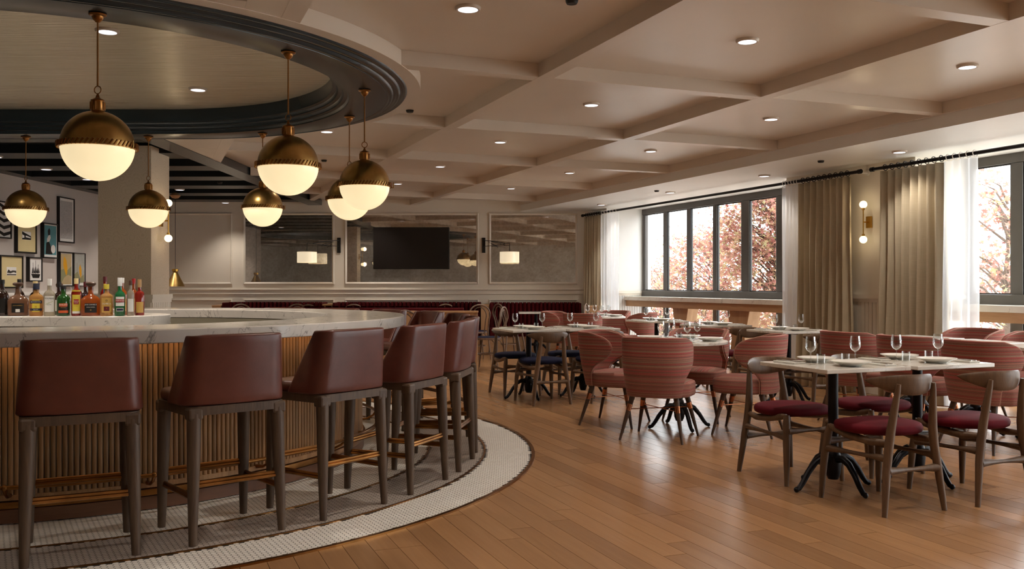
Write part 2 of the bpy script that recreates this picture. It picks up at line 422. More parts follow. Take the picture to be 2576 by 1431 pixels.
m = MB(); m.prism([(-3.6,8.86),(-2.637,8.86),(-3.52,11.1),(-3.6,11.1)], ZB+.002, ZC+.002); m.build('flat_panel', M_CREAM, CEIL)
m = MB(); m.box(6.334, 6.45, -8, 16.9, ZB, ZC+.002, RZ); beam(m, M_CREAM)
m = MB(); m.box(6.372, 8.45, -8, 18.5, ZS, 2.94, RZ); m.build('window_bulkhead', M_WHITE, CEIL)
# drum over the bar
sweep([(2.44, ZB-.002), (2.54, ZB-.002), (2.54, ZC+.004)], 72).build('cream_band', M_CREAM, CEIL, 40)
prof = [(2.445, ZB+.012)]
for k in range(3):
    r0 = 2.44-.053*k; z0 = ZB-.015*k
    prof += [(r0, z0), (r0-.006, z0-.010), (r0-.016, z0-.015), (r0-.030, z0-.0152), (r0-.036, z0-.0105), (r0-.050, z0-.0105)]
prof += [(2.283, 2.656), (2.278, 2.655), (2.004, 2.655), (2.0, 2.656)]
for k in range(3):
    r0 = 2.0-.042*k; z0 = 2.657+.032*k
    prof += [(r0, z0+.010), (r0-.012, z0+.026), (r0-.034, z0+.030), (r0-.041, z0+.031)]
prof += [(1.874, 2.755), (1.874, 2.872)]
sweep(prof, 72).build('slate_ring', M_DARK, CEIL, 35)
def shiplap():
    t = NT('ceiling_disc_grasscloth'); n = t.noise(t.coords('World', (1.2, 34, 1)), 1.0, 5, .7); n2 = t.noise(t.coords('World', (3, 90, 1)), 1.0, 2)
    t.set(t.ramp(n, [(.3, lin('#d8cdb6')), (.7, lin('#ece2cd'))]), .24, .45, .9); t.bump(n2, .6, .012); return t.m
m = MB(); p = stad(1.9, 48); m.add([(x, y, 2.865) for x, y in p], [tuple(range(len(p)-1, -1, -1))]); m.build('drum_soffit', shiplap(), CEIL)
# slate coffers over the back room
m = MB(); m.box(-6.8, -3.52, 9.30, 17.0, ZC-.004, ZC+.03); m.build('slate_field', M_DARK2, CEIL)
m = MB(); m.box(-3.77, -3.52, 9.0, 17.0, ZB-.004, ZC+.02); m.build('ceiling_beam', M_DARK, CEIL)
m = MB(); m.box(-6.8, -6.55, 9.2, 17.0, ZB-.002, ZC+.02); m.build('ceiling_beam', M_DARK2, CEIL)
for k in range(7):
    y = 9.15+1.125*k
    if k == 0: continue
    m = MB(); m.box(-6.6, -3.6, y, y+.46, ZB, ZC+.02); m.build('ceiling_beam', M_DARK2, CEIL)
m = MB(); m.box(-6.6, -3.6, 9.12, 9.5, ZB, ZC+.02); m.build('ceiling_beam', M_DARK2, CEIL)
# walls
def wall(name, mt, *boxes):
    m = MB()
    for b in boxes: m.box(*b)
    return tag(m.build(name, mt), kind='structure')
WB = wall('wall_back', M_WALL, (-6.95, 2.3, 17.0, 17.2, -.02, 2.94))
WL = wall('wall_left', M_WALLL, (-6.95, -6.75, 9.3, 17.0, -.02, 2.94))
wall('wall_bar_side', M_WALLL, (-10.2, -6.95, 9.3, 9.5, -.02, 2.94), (-10.2, -10.0, -2.6, 9.3, -.02, 2.94))
wall('wall_front', M_WALL, (-10.2, 11.5, -2.7, -2.5, -.02, 2.94))
def frame_rect(par, x0, x1, z0, z1, y, w=.035, d=.03, mt=M_WALL, name='panel_moulding'):
    m = MB(); pr = [(0, 0), (0, -d*.7), (.3*w, -d), (.7*w, -d*.6), (w, -d*.35), (w, 0)]
    for (ax, az), (bx, bz), (nx, nz) in (((x0,z0),(x1,z0),(0,1)), ((x1,z0),(x1,z1),(-1,0)), ((x1,z1),(x0,z1),(0,-1)), ((x0,z1),(x0,z0),(1,0))):
        dx, dz = (bx-ax), (bz-az); L = math.hypot(dx, dz); dx /= L; dz /= L; vs = []
        for (q, e) in pr: vs.append((ax+nx*q+dx*q, y+e, az+nz*q+dz*q))
        for (q, e) in pr: vs.append((bx+nx*q-dx*q, y+e, bz+nz*q-dz*q))
        k = len(pr); m.add(vs, [(i, i+1, k+i+1, k+i) for i in range(k-1)])
    return m.build(name, mt, par)
def rail(par, x0, x1, y, zc, mt=M_WALL, name='chair_rail'):
    m = MB(); pr = [(0, .055), (-.035, .055), (-.04, .04), (-.018, .02), (-.014, -.02), (-.024, -.035), (-.012, -.05), (0, -.055)]
    m.add([(x0, y+a, zc+b) for a, b in pr]+[(x1, y+a, zc+b) for a, b in pr], [(i, i+1, 8+i+1, 8+i) for i in range(7)]+[tuple(range(8)), tuple(range(15, 7, -1))]); return m.build(name, mt, par)
for x0, x1 in ((-6.6, -5.18),): frame_rect(WB, x0, x1, 1.235, 2.552, 17.0)
for x0, x1 in ((-6.6, -5.18), (-4.97, -3.29), (-3.09, -.62), (-.427, 1.214)): frame_rect(WB, x0, x1, .12, .955, 17.0)
rail(WB, -6.75, 2.2, 17.0, 1.095)
m = MB(); m.box(-6.75, 2.2, 16.985, 17.0, 0, .10); tag(m.build('baseboard_back', M_WALL), kind='structure')
m = MB(); m.box(-6.75, -6.715, 9.6, 17, 1.08, 1.12); m.box(-6.75, -6.735, 9.6, 17, .98, 1.08); m.build('chair_rail', M_WHITE, WL)
# column by the bar
KOL = emp('wall_column', kind='structure')
m = MB(); m.box(-4.53, -3.95, 10.05, 10.58, 1.10, 2.75); m.build('shaft', M_DAMASK, KOL)
m = MB(); m.box(-4.535, -3.945, 10.045, 10.585, 0, 1.04); m.build('wainscot', M_WALL, KOL)
m = MB(); m.box(-4.56, -3.92, 10.02, 10.61, 1.07, 1.12); m.box(-4.55, -3.93, 10.03, 10.60, 1.03, 1.07); m.build('cap', M_WALL, KOL)
for k in range(11):
    m = MB(); m.box(-4.525+.053*k, -4.525+.053*k+.045, 10.034, 10.045, .02, 1.03); m.build('board', M_WALL, KOL)
for k in range(10):
    m = MB(); m.box(-3.945, -3.934, 10.06+.053*k, 10.06+.053*k+.045, .02, 1.03); m.build('board', M_WALL, KOL)
# ------------------------------------------------------------------ window wall (local x = v, local y = u, turned by TH)
WR = emp('wall_right', rz=TH, kind='structure')
def pier(u0, u1, beads):
    m = MB(); m.box(7.55, 8.45, u0, u1, -.02, 2.6); m.build('pier', M_WHITE if beads == 0 else M_WALL, WR)
    m = MB(); m.box(7.515, 8.28, u0-.03, u1+.03, 1.07, 1.12); m.box(7.53, 8.28, u0-.018, u1+.018, 1.03, 1.07); m.build('wainscot_cap', M_WALL, WR)
pier(7.50, 9.62, 1); pier(14.59, 18.6, 0); pier(2.95, 3.65, 1); pier(-8, -.9, 1)
for k in range(14):
    u = 7.88+.0585*k; m = MB(); m.box(7.537, 7.551, u, u+.05, .10, 1.04); m.build('board', M_WALL, WR)
for k in range(15):
    v = 7.56+.05*k; m = MB(); m.box(v, v+.043, 14.575, 14.591, .10, 1.04); m.build('board', M_WHITE, WR)
def window(n, u0, u1, mulls):
    w = emp('window_%d' % n, rz=TH, kind='structure'); z0, z1, zm = 0.0, ZS, 1.02
    def bar(name, *b):
        m = MB(); m.box(*b); m.build(name, M_FRAME, w, bevel=.006)
    bar('head_rail', 8.265, 8.345, u0, u1, z1-.10, z1); bar('cross_rail', 8.25, 8.36, u0, u1, zm-.02, zm+.105); bar('bottom_rail', 8.24, 8.36, u0, u1, z0, z0+.08)
    for a, b in mulls: bar('mullion', 8.275, 8.335, a+(.03 if b-a > .14 else 0), b-(.02 if b-a > .14 else 0), z0+.08, z1-.10)
    for (a, b), (c, d) in zip(mulls, mulls[1:]):
        lo, hi = min(b, c), max(b, c)
        if b > c: lo, hi = d, a
        for q0, q1 in ((zm+.105, z1-.10), (z0+.08, zm-.02)):
            m = MB(); m.box(8.300, 8.306, lo-.02, hi+.03, q0, q1); m.build('pane', M_PANE, w)
            m = MB()
            for t in ((lo-.02, lo-.006, q0, q1), (hi+.014, hi+.028, q0, q1), (lo-.02, hi+.028, q0, q0+.014), (lo-.02, hi+.028, q1-.014, q1)): m.box(8.29, 8.316, t[0], t[1], t[2], t[3])
            m.build('glazing_bead', M_BLACKM, w)
    return w
window(1, 9.62, 14.59, [(14.49,14.59),(13.72,13.89),(12.98,13.14),(12.22,12.38),(11.38,11.63),(10.64,10.78),(9.62,9.74)])
window(2, 3.65, 7.50, [(7.42,7.50),(6.78,6.97),(5.95,6.11),(5.15,5.31),(4.30,4.52),(3.65,3.77)])
window(3, -.90, 2.95, [(2.85,2.95),(2.10,2.26),(1.30,1.46),(.50,.66),(-.30,-.14),(-.90,-.78)])
# counters along the windows
def ledge(u0, u1, legs, lab):
    t = emp('window_counter', wuv(8.05, (u0+u1)/2), TH, lab, 'counter', 'marble counters along the windows'); h = (u1-u0)/2; c = (u0+u1)/2
    m = MB(); m.box(-.15, .18, -h, h, .95, 1.02); m.build('worktop', M_MARBLE2, t, bevel=.004)
    m = MB(); m.box(-.125, -.095, -h, h, .845, .95); m.build('apron', wood('counter_oak_%d' % int(u0*10+99), '#a97f5a', '#c39c74', (14,1.4,14), .5), t, bevel=.003)
    for l in legs:
        a, b = l[0]-c, l[1]-c; d = (b-a)
        m = MB(); m.add([(-.08,a,.95),(-.08,b,.95),(.12,b,.95),(.12,a,.95),(-.08,a+d*.24,.45),(-.08,b-d*.24,.45),(.12,b-d*.24,.45),(.12,a+d*.24,.45),
                         (-.08,a+d*.10,0),(-.08,b-d*.10,0),(.12,b-d*.10,0),(.12,a+d*.10,0)],
                        [(0,1,2,3)]+[(i,(i+1)%4,4+(i+1)%4,4+i) for i in range(4)]+[(4+i,4+(i+1)%4,8+(i+1)%4,8+i) for i in range(4)]+[(11,10,9,8)]); m.build('leg', M_OAK, t, bevel=.004)
    return t
ledge(9.66, 14.57, [(12.57,13.09),(10.95,11.56)], 'marble topped oak counter under the window nearest the red banquettes')
ledge(3.70, 7.45, [(6.0,6.5),(4.3,4.8)], 'marble topped oak counter under the window beyond the double globe sconce')
# curtains
def curtain(u0, u1, nf, label, sheer=False, amp=.05, seed=1, flare=.0):
    r = random.Random(seed); ph = [r.uniform(-.5, .5) for _ in range(nf+2)]; am = [r.uniform(.7, 1.2) for _ in range(nf+2)]
    t = emp('sheer_curtain' if sheer else 'drape', wuv(7.36, (u0+u1)/2), TH, label, 'curtain', 'white sheers' if sheer else 'taupe drapes')
    h = (u1-u0)/2; nu = nf*10; nz = 14
    def fn(a, b):
        z = 2.455*(1-b)+.012*b; x = a*nf; i = int(min(x, nf-1e-6)); q = am[i]*(1-(x-i))+am[i+1]*(x-i)
        w = math.sin(2*PI*x+.5*math.sin(2*PI*x)*ph[i])*amp*q*(.75+.5*b); w += .02*math.sin(9*a+5*b+seed)*b
        yy = -h+2*h*a; yy += flare*b*(a-.5)*2*h + .012*math.sin(2*PI*x*.5+seed)*b
        return (w+.01, yy, z)
    m = MB(); m.grid(fn, nu, nz); m.build('fabric', M_SHEER if sheer else M_CURT, t, 60, solid=0 if sheer else .004)
    for k in range(nf+1):
        y = -h+2*h*(k+.25)/(nf+1); mm = MB(); R = .032
        mm.tube([(R*math.cos(q*PI/6), y+.004*math.sin(q*PI/6), 2.489+R*math.sin(q*PI/6)) for q in range(12)], .0045, 5, True); mm.build('curtain_ring', M_WHITE if sheer else M_BLACK, t, 40)
    return t
curtain(14.45, 15.08, 6, 'taupe linen drape in the corner by the last red banquette', seed=1)
curtain(13.80, 14.45, 5, 'white sheer curtain beside the corner drape at the far end', True, .03, 2)
curtain(9.14, 9.46, 5, 'white sheer curtain between the marble counter and a taupe drape', True, .03, 3)
curtain(8.28, 9.14, 8, 'taupe drape between the sheer and the double globe wall sconce', seed=4)
curtain(6.95, 7.80, 8, 'taupe drape beyond the sconce with light raking its upper folds', seed=5, flare=.04, amp=.055)
curtain(6.55, 6.95, 4, 'white sheer curtain at the edge of the window beyond the sconce', True, .03, 6, .10)
def rod(u0, u1, lab):
    t = emp('curtain_rod', wuv(7.36, (u0+u1)/2), TH, lab, 'curtain rod', 'black curtain rods'); h = (u1-u0)/2
    m = MB(); m.tube([(0,-h,2.49),(0,h,2.49)], .019, 12); m.build('pole', M_BLACK, t, 40)
    for s in (-1, 1):
        m = MB(); m.tube([(0,s*h,2.49),(0,s*(h+.04),2.49)], .026, 12); m.build('finial', M_BLACK, t, 40)
    for y in (-h+.06,):
        m = MB(); m.tube([(0,y,2.49),(.185,y,2.49)], .012, 8); m.tube([(.175,y,2.49),(.189,y,2.49)], .03, 12); m.build('bracket', M_WHITE, t, 40)
rod(8.13, 15.15, 'long black curtain rod across the window beside the banquettes')
rod(3.0, 7.90, 'black curtain rod starting beyond the sconce pier')
# ------------------------------------------------------------------ outside: trees behind the glass
m = MB(); m.box(-6, 40, -14, 40, -.9, -.75); G = m.build('ground', plain('pale_paving', '#cfcac2', .9)); tag(G, kind='structure'); G.location = wuv(14.4, 6); G.rotation_euler.z = TH
def leaf_mat():
    t = NT('autumn_leaf'); r = t.n('ShaderNodeNewGeometry').outputs['Random Per Island']
    c = t.ramp(r, [(0, lin('#8c5650')), (.25, lin('#a6786c')), (.45, lin('#98645d')), (.65, lin('#b08a72')), (.85, lin('#b09a76')), (1, lin('#9c9a70'))])
    t.t.nodes.remove(t.b); a = t.n('ShaderNodeBsdfDiffuse'); b = t.n('ShaderNodeBsdfTranslucent'); mx = t.n('ShaderNodeMixShader'); mx.inputs[0].default_value = .5
    t.l(c, a.inputs[0]); t.l(c, b.inputs[0]); t.l(a.outputs[0], mx.inputs[1]); t.l(b.outputs[0], mx.inputs[2]); t.l(mx.outputs[0], t.t.nodes['Material Output'].inputs[0]); return t.m
M_LEAF = leaf_mat(); M_BARK = plain('tree_bark', '#5b4a40', .9, var=.3, bump=.5, bscale=40)
star = []
for k in range(10):
    a = PI/2+2*PI*k/10; star.append((math.cos(a)*(.046 if k % 2 == 0 else .017), math.sin(a)*(.046 if k % 2 == 0 else .017)))
def tree(loc, h, rx, n, clusters, lab, seed, lo=.04, trunk=True):
    r = random.Random(seed); t = emp('maple_tree', loc, 0, lab, 'tree', 'maples outside the windows'); br = MB(); lf = MB()
    if trunk: br.tube([(0,0,-.1),(.03,.02,h*.3),(0,.05,h*.6),(.06,0,h*.92)], [.07,.055,.035,.01], 8)
    ends = []
    for c in range(clusters):
        a = r.uniform(0, 2*PI); q = math.sqrt(r.random())*rx; z = h*(lo+(1-lo)*r.random()**.8); q *= math.sqrt(max(.05, 1-((z/h-.45)/.62)**2))
        e = Vector((math.cos(a)*q, math.sin(a)*q, z)); ends.append(e); s = Vector((0, 0, max(.15, z-.25-.3*q)))
        md = (s+e)/2+Vector((0,0,.10)); br.tube([s, md, e], [.02,.012,.004], 5)
    br.build('branches', M_BARK, t, 40)
    for _ in range(n):
        e = r.choice(ends); p = e+Vector((r.gauss(0,.18), r.gauss(0,.18), r.gauss(0,.14))); sc = r.uniform(.7, 1.35)
        M = Matrix.Translation(p) @ Matrix.Rotation(r.uniform(0,2*PI),4,'Z') @ Matrix.Rotation(r.gauss(.5,.6),4,'X') @ Matrix.Rotation(r.uniform(0,2*PI),4,'Z') @ Matrix.Scale(sc,4)
        b = len(lf.v); lf.v += [tuple(M @ Vector((0,0,.004)))]+[tuple(M @ Vector((x,y,0))) for x, y in star]
        lf.f += [(b, b+1+k, b+1+(k+1) % 10) for k in range(10)]
    tag(lf.build('foliage', M_LEAF, t), kind='stuff'); return t
tree((4.75,16.5,-.7), 3.95, 1.35, 17000, 170, 'tall russet maple filling the window end beside the sheer', 21)
tree((4.62,21.1,-.7), 3.05, 1.45, 11000, 130, 'russet maple of middle height behind the centre panes', 22)
tree((4.15,25.4,-.7), 2.5, 1.35, 5500, 90, 'low young maple behind the panes nearest the back wall', 23)
tree((6.75,12.5,-.7), 3.4, 1.15, 3000, 55, 'thinly leaved maple outside the window beyond the sconce', 25)
tree((9.2,16.9,-.7), 2.2, 1.3, 5000, 80, 'low maple shrub under the window beyond the sconce', 26)
# ------------------------------------------------------------------ bar
BAR = emp('slatted_bar', (C1.x, C1.y, 0), 0, 'curved oak slatted bar front with brass foot rail', 'bar')
def loc_sweep(prof, name, mt, par=BAR, sm=30):
    m = sweep(prof, 64); m.v = [(x-C1.x, y-C1.y, z) for x, y, z in m.v]; return m.build(name, mt, par, sm)
loc_sweep([(2.085,.01),(2.085,.924),(1.843,.924),(1.843,.01)], 'body', plain('bar_inner_panel', '#8f8672', .5, var=.05))
loc_sweep([(2.09,.008),(2.112,.008),(2.112,.078),(2.09,.084)], 'kick_board', M_KICK)
loc_sweep([(2.09,.082),(2.122,.086),(2.126,.10),(2.122,.118),(2.09,.122)], 'brass_band', M_BRASS)
loc_sweep([(2.09,.122),(2.106,.124),(2.106,.150),(2.09,.152)], 'base_moulding', M_SLAT)
sm = MB(); pr = [(-.0118,0),(-.0118,.009),(-.0085,.0130),(0,.0145),(.0085,.0130),(.0118,.009),(.0118,0)]
sm.add([(a, -b, .15) for a, b in pr]+[(a, -b, .918) for a, b in pr], [(i+1, i, 7+i, 7+i+1) for i in range(6)]+[(0,1,2,3,4,5,6)]); slat_me = sm.mesh('slat', M_SLAT, 50)
for k in range(150):
    a = math.radians(-88+.765*k); o = obj('slat', slat_me, BAR); o.location = (2.087*math.cos(a), 2.087*math.sin(a), 0); o.rotation_euler.z = a+PI/2
pts = [(x-C1.x, y-C1.y, .215) for x, y in stad(2.235, 64)]
m = MB(); m.tube(pts, .0115, 10, True); m.build('foot_rail', M_BRASS, BAR, 40)
for k in range(11):
    a = math.radians(-90+18*k); m = MB(); c, s_ = math.cos(a), math.sin(a)
    m.tube([(2.10*c,2.10*s_,.15),(2.16*c,2.16*s_,.155),(2.21*c,2.21*s_,.18),(2.235*c,2.235*s_,.21)], [.012,.009,.008,.012], 8); m.ball((2.235*c,2.235*s_,.215), .017, 10, 6); m.build('rail_bracket', M_BRASS, BAR, 50)
loc_sweep([(2.20,.9235),(2.215,.9235),(2.215,.917),(2.20,.917)], 'light_strip', M_LED)
t = sweep([(2.42,.930),(2.42,.994),(2.414,1.0),(1.846,1.0),(1.84,.994),(1.84,.926),(2.414,.926)], 96, True)
o = t.build('bar_worktop', M_MARBLE, None, 30); tag(o, 'curved cream marble worktop ring of the bar', 'worktop')
BI = emp('bottle_island', (-3.75, 7.0, 0), 0, 'marble topped island counter inside the bar holding the liquor bottles', 'counter')
def isl(R): return [(.70+R*math.cos(a), R*math.sin(a)) for a in [-PI/2+PI*i/24 for i in range(25)]]+[(-.9+R*math.cos(a), R*math.sin(a)) for a in [PI/2+PI*i/24 for i in range(25)]]
m = MB(); m.prism(isl(.42), .925, 1.0); m.build('worktop', M_MARBLE, BI, 40, bevel=.005)
m = MB(); m.prism(isl(.37), 0, .925); m.build('cabinet', plain('island_cabinet', '#6d6353', .5), BI, 40)
# ------------------------------------------------------------------ pendants over the bar
def pendant():
    t = emp('globe_pendant', label='x', cat='pendant lamp', group='brass globe pendants round the bar')
    R = .183; zc = 1.958; T = Matrix.Translation((0,0,zc))
    m = MB(); m.lathe([(max(1e-4,R*math.sin(a)), -R*math.cos(a)) for a in [PI*.5*i/14*1.03 for i in range(15)]], 40, T); m.build('glass_bowl', M_GLOBE, t, 60)
    m = MB(); m.lathe([((R+.001)*math.sin(a), -(R+.001)*math.cos(a)) for a in [PI*(.52+.44*i/14) for i in range(15)]], 40, T); m.build('brass_dome', M_BRASSD, t, 60)
    bd = MB(); bd.lathe([(R+.001,-.016),(R+.012,-.014),(R+.012,.014),(R+.001,.016)], 48, T); b = bd.build('rope_band', M_BRASSD, t, 60)
    rp = MB()
    for k in range(52):
        a = 2*PI*k/52; rp.tube([((R+.013)*math.cos(a+q*.045), (R+.013)*math.sin(a+q*.045), zc+q*.014) for q in (-1,0,1)], .0056, 6)
    rp.build('rope_twist', M_BRASS, b, 50)
    m = MB(); m.tube([(-R-.012,0,zc-.018),(-R-.028,0,zc-.018),(-R-.028,0,zc+.022)], .0035, 6); m.build('latch', M_BRASSD, t, 40)
    zt = zc+R
    m = MB(); m.lathe([(.0001,-.004),(.030,-.004),(.034,0),(.033,.052),(.036,.056),(.030,.062),(.012,.070),(.004,.092),(.0001,.094)], 24, Matrix.Translation((0,0,zt))); cp = m.build('gallery_cap', M_BRASS, t, 40)
    m = MB()
    for k in range(10):
        a = 2*PI*k/10; m.tube([(.034*math.cos(a), .034*math.sin(a), zt+.006),(.034*math.cos(a), .034*math.sin(a), zt+.048)], .0045, 6)
    m.build('gallery_bars', M_BRASS, cp, 40)
    m = MB(); m.tube([(.020*math.cos(q*PI/8), 0, zt+.112+.020*math.sin(q*PI/8)) for q in range(16)], .0028, 6, True); m.build('ring', M_BRASS, t, 50)
    m = MB(); m.tube([(0,0,zt+.130),(0,0,2.62)], .0046, 8); m.build('rod', M_BRASS, t, 50)
    m = MB(); m.lathe([(.0001,2.606),(.008,2.606),(.014,2.612),(.024,2.622),(.029,2.634),(.030,2.639),(.036,2.641),(.044,2.645),(.046,2.649),(.044,2.6525),(.030,2.6545),(.0001,2.6545)], 24); m.build('canopy', M_BRASS, t, 40)
    return t
P = Proto(pendant())
for (x, y), lab in zip([(C1.x+2.14*math.cos(math.radians(a)), C1.y+2.14*math.sin(math.radians(a))) for a in (-60.9,-30.2,.7,30.7,66)]+[(-3.50,8.84),(-4.68,8.84)],
    ['brass and opal globe pendant above the bar front near the liquor bottles', 'globe pendant above the stools where the bar front begins to curve', 'globe pendant hanging over the rounded end of the bar', 'globe pendant overlapped by the one over the rounded bar end', 'globe pendant hanging before the antique mirror beside the panelled wall', 'globe pendant hanging in front of the patterned column', 'globe pendant hanging in front of the gallery of framed pictures']):
    P.put((x, y, 0), rnd.uniform(2.6, 3.6), lab)
for a in (-92,): P.put((C2.x+1.0, C1.y-2.14, 0), 0, 'globe pendant over the straight bar front beyond the frame edge')
# ------------------------------------------------------------------ downlights
M_TRIM = plain('downlight_trim', '#cdbfae', .4)
def downlight(M_ring=M_TRIM):
    t = emp('downlight', label='x', cat='downlight')
    m = MB(); m.lathe([(.056,-.004),(.057,-.016),(.066,-.018),(.072,-.012),(.074,0)], 28); m.build('trim_ring', M_ring, t, 40)
    m = MB(); m.lathe([(.0001,-.0165),(.057,-.0165)], 28); m.build('lens', M_LENS, t)
    return t
DL = Proto(downlight())
sp_d = bpy.data.lights.new('downlight_beam', 'SPOT'); sp_d.energy = SPOT_W; sp_d.spot_size = 1.9; sp_d.spot_blend = .7; sp_d.shadow_soft_size = .05; sp_d.color = SPOT_COL
def dl(x, y, z, lab, grp, power=1.0):
    o = DL.put((x, y, z), 0, lab, grp)
    key = 'downlight_beam_%g' % power
    d = bpy.data.lights.get(key)
    if d is None: d = sp_d.copy(); d.name = key; d.energy = SPOT_W*power
    s = bpy.data.objects.new('downlight_beam', d); COL.objects.link(s); s.location = (x, y, z-.03)
ORD = ['first', 'second', 'third', 'fourth', 'fifth', 'sixth', 'seventh', 'eighth']
for iv, v in enumerate((5.449, 3.563, 1.672, -.219)):  # coffers nearest the camera, out of view, get added downlights for the foreground
    for iu, u in enumerate([4.93+2.24*k for k in range(-2, 6)]):  # last step puts in an added, hidden downlight that brightens the back wall
        x, y, z = wuv(v, u, ZC)
        if y > 16.6 or in_stad(x, y, 2.65) or (x < -3.3 and y > 8) or y < -1.5: continue
        dl(x, y, z, '%s coffer downlight from the back wall, in the row %s' % (ORD[7-iu], ['beside the window bulkhead', 'midway between bulkhead and bar drum', 'passing the slate bar drum', 'behind the bar drum'][iv]), 'coffer downlights row %d' % (iv+1))
for i, u in enumerate((13.87, 11.66, 9.45, 7.24, 5.04)): x, y, z = wuv(7.08, u, ZS); dl(x, y, z, '%s downlight from the back wall in the white window bulkhead' % ORD[i], 'bulkhead downlights', .5)
for x, y, l in ((-2.6,5.9,'over the bar front'),(-2.62,7.66,'nearer the back wall'),(-4.6,5.9,'over the bar front, away from the bar end'),(-4.6,7.66,'nearer the picture wall')): dl(x, y, 2.865, 'downlight in the pale drum soffit, '+l, 'drum downlights', 2.1)
for i, y in enumerate((15.0, 13.88, 12.75, 11.63, 10.5)): dl(-5.9, y, ZB, '%s slate beam downlight from the back wall beside the picture wall' % ORD[i], 'picture wall downlights', .9)
for y, l in ((14.15, 'one beam short of the cone pendant'), (16.4, 'next to the panelled back wall')): dl(-5.12, y, ZB, 'downlight under a slate beam, '+l, 'back wall downlights', .8)
# ------------------------------------------------------------------ bar stools
def rrect(hx, y0, y1, r, n=5):
    out = []
    for (cx, cy, a0) in ((hx-r,y0+r,-PI/2),(hx-r,y1-r,0),(-hx+r,y1-r,PI/2),(-hx+r,y0+r,PI)):
        out += [(cx+r*math.cos(a0+PI/2*i/n), cy+r*math.sin(a0+PI/2*i/n)) for i in range(n+1)]
    return out
def cushion(m, poly, z0, z1, r=.02, crown=.012):
    """rounded pad: stacked insets of an outline"""
    n = len(poly); cx = sum(p[0] for p in poly)/n; cy = sum(p[1] for p in poly)/n
    def inset(d): return [((x-cx)*(1-d/max(.05, abs(math.hypot(x-cx, y-cy))))+cx, (y-cy)*(1-d/max(.05, abs(math.hypot(x-cx, y-cy))))+cy) for x, y in poly]
    lay = [(r*.8, z0), (r*.2, z0+r*.35), (0, z0+r), (0, z1-r), (r*.3, z1-r*.3), (r, z1), (r*3, z1+crown*.6), (r*6, z1+crown)]
    vs = []; fs = []
    for d, z in lay: vs += [(x, y, z) for x, y in inset(d)]
    for k in range(len(lay)-1): fs += [(k*n+i, k*n+(i+1)%n, (k+1)*n+(i+1)%n, (k+1)*n+i) for i in range(n)]
    fs += [tuple(range(n-1,-1,-1)), tuple(range((len(lay)-1)*n, len(lay)*n))]
    return m.add(vs, fs)
def leg(name, top, foot, r0, r1, mt, par, mid=None, n=7, seg=12):
    a, b = Vector(top), Vector(foot); m = MB(); pts = []; rs = []
    for i in range(n):
        t = i/(n-1); pts.append(a.lerp(b, t)); r = r0+(r1-r0)*t
        if mid: r += mid*math.sin(PI*t)
        rs.append(r)
    m.tube(pts, rs, seg); return m.build(name, mt, par, 45)
def stool():
    t = emp('bar_stool', label='x', cat='stool', group='leather stools round the bar')
    def shell(a, b):
        z = .655+.335*b; hw = .262-.022*b; yb = -.215-.035*b; fwd = .155*(1-b)+.090
        side = fwd-.085; back = 2*(hw-.075); ch = .113; tot = 2*side+2*ch+back; d = a*tot
        if d < side: x, y = -hw, yb+.085+side-d
        elif d < side+ch: q = (d-side)/ch; g = PI/2*q; x, y = -hw+.075*(1-math.cos(g)), yb+.085*(1-math.sin(g))
        elif d < side+ch+back: q = (d-side-ch)/back; x, y = -hw+.075+back*q, yb-.012*math.sin(PI*q)
        elif d < side+2*ch+back: q = (d-side-ch-back)/ch; g = PI/2*q; x, y = hw-.075+.075*math.sin(g), yb+.085*(1-math.cos(g))
        else: x, y = hw, yb+.085+(d-side-2*ch-back)
        return (x, y, z)
    m = MB(); m.grid(shell, 34, 8); m.build('backrest', M_LEATHER, t, 60, bevel=.011, seg=3, solid=.042)
    m = MB(); cushion(m, rrect(.232, -.20, .235, .05), .652, .712, .022, .010); m.build('seat', M_LEATHER, t, 60)
    out = rrect(.245, -.225, .235, .06); inn = rrect(.205, -.185, .195, .04); n = len(out); m = MB()
    m.add([(x,y,.612) for x,y in out]+[(x,y,.654) for x,y in out]+[(x,y,.654) for x,y in inn]+[(x,y,.612) for x,y in inn],
          [(q*n+i, q*n+(i+1)%n, ((q+1)%4)*n+(i+1)%n, ((q+1)%4)*n+i) for q in range(4) for i in range(n)]); m.build('seat_rail', M_STOOLW, t, 40)
    for sx in (-1, 1):
        for ty, fy in ((-.195,-.219),(.20,.219)):
            leg('leg', (sx*.210, ty, .62), (sx*(.225 if fy < 0 else .217), fy, .0045), .034, .019, M_STOOLW, t, .002)
            m = MB(); m.box(sx*.210-.036, sx*.210+.036, ty-.032, ty+.032, .590, .650); m.build('corner_block', M_STOOLW, t, bevel=.012, seg=2)
    def bars(p, q, off):
        m = MB()
        for d in (-1, 1): m.tube([Vector(p)+Vector(off)*d, Vector(q)+Vector(off)*d], .0092, 8)
        m.build('stretcher', M_BRASS, t, 40)
    bars((-.215,-.208,.288),(.215,-.208,.288),(0,.002,.0075)); bars((-.21,.21,.288),(.21,.21,.288),(0,.002,.0075))
    for s in (-1, 1): bars((s*.217,-.21,.226),(s*.213,.21,.226),(.002,0,.0065))
    return t
S = Proto(stool())
names = ['russet leather bar stool at the straight bar front near the bottles', 'russet leather bar stool where the bar front starts to curve', 'russet leather bar stool third along the slatted bar front from the bottles', 'russet leather bar stool fourth along the slatted bar front from the bottles',
  'russet leather bar stool near the rounded end of the bar', 'russet leather bar stool at the very end of the rounded bar', 'leather bar stool round the far curve of the bar, facing back to the worktop', 'leather bar stool on the far side of the bar by the low oak partition', 'leather bar stool on the far side with its top showing over the worktop', 'leather bar stool on the far side nearest the patterned column', 'leather bar stool on the far side in front of the column']
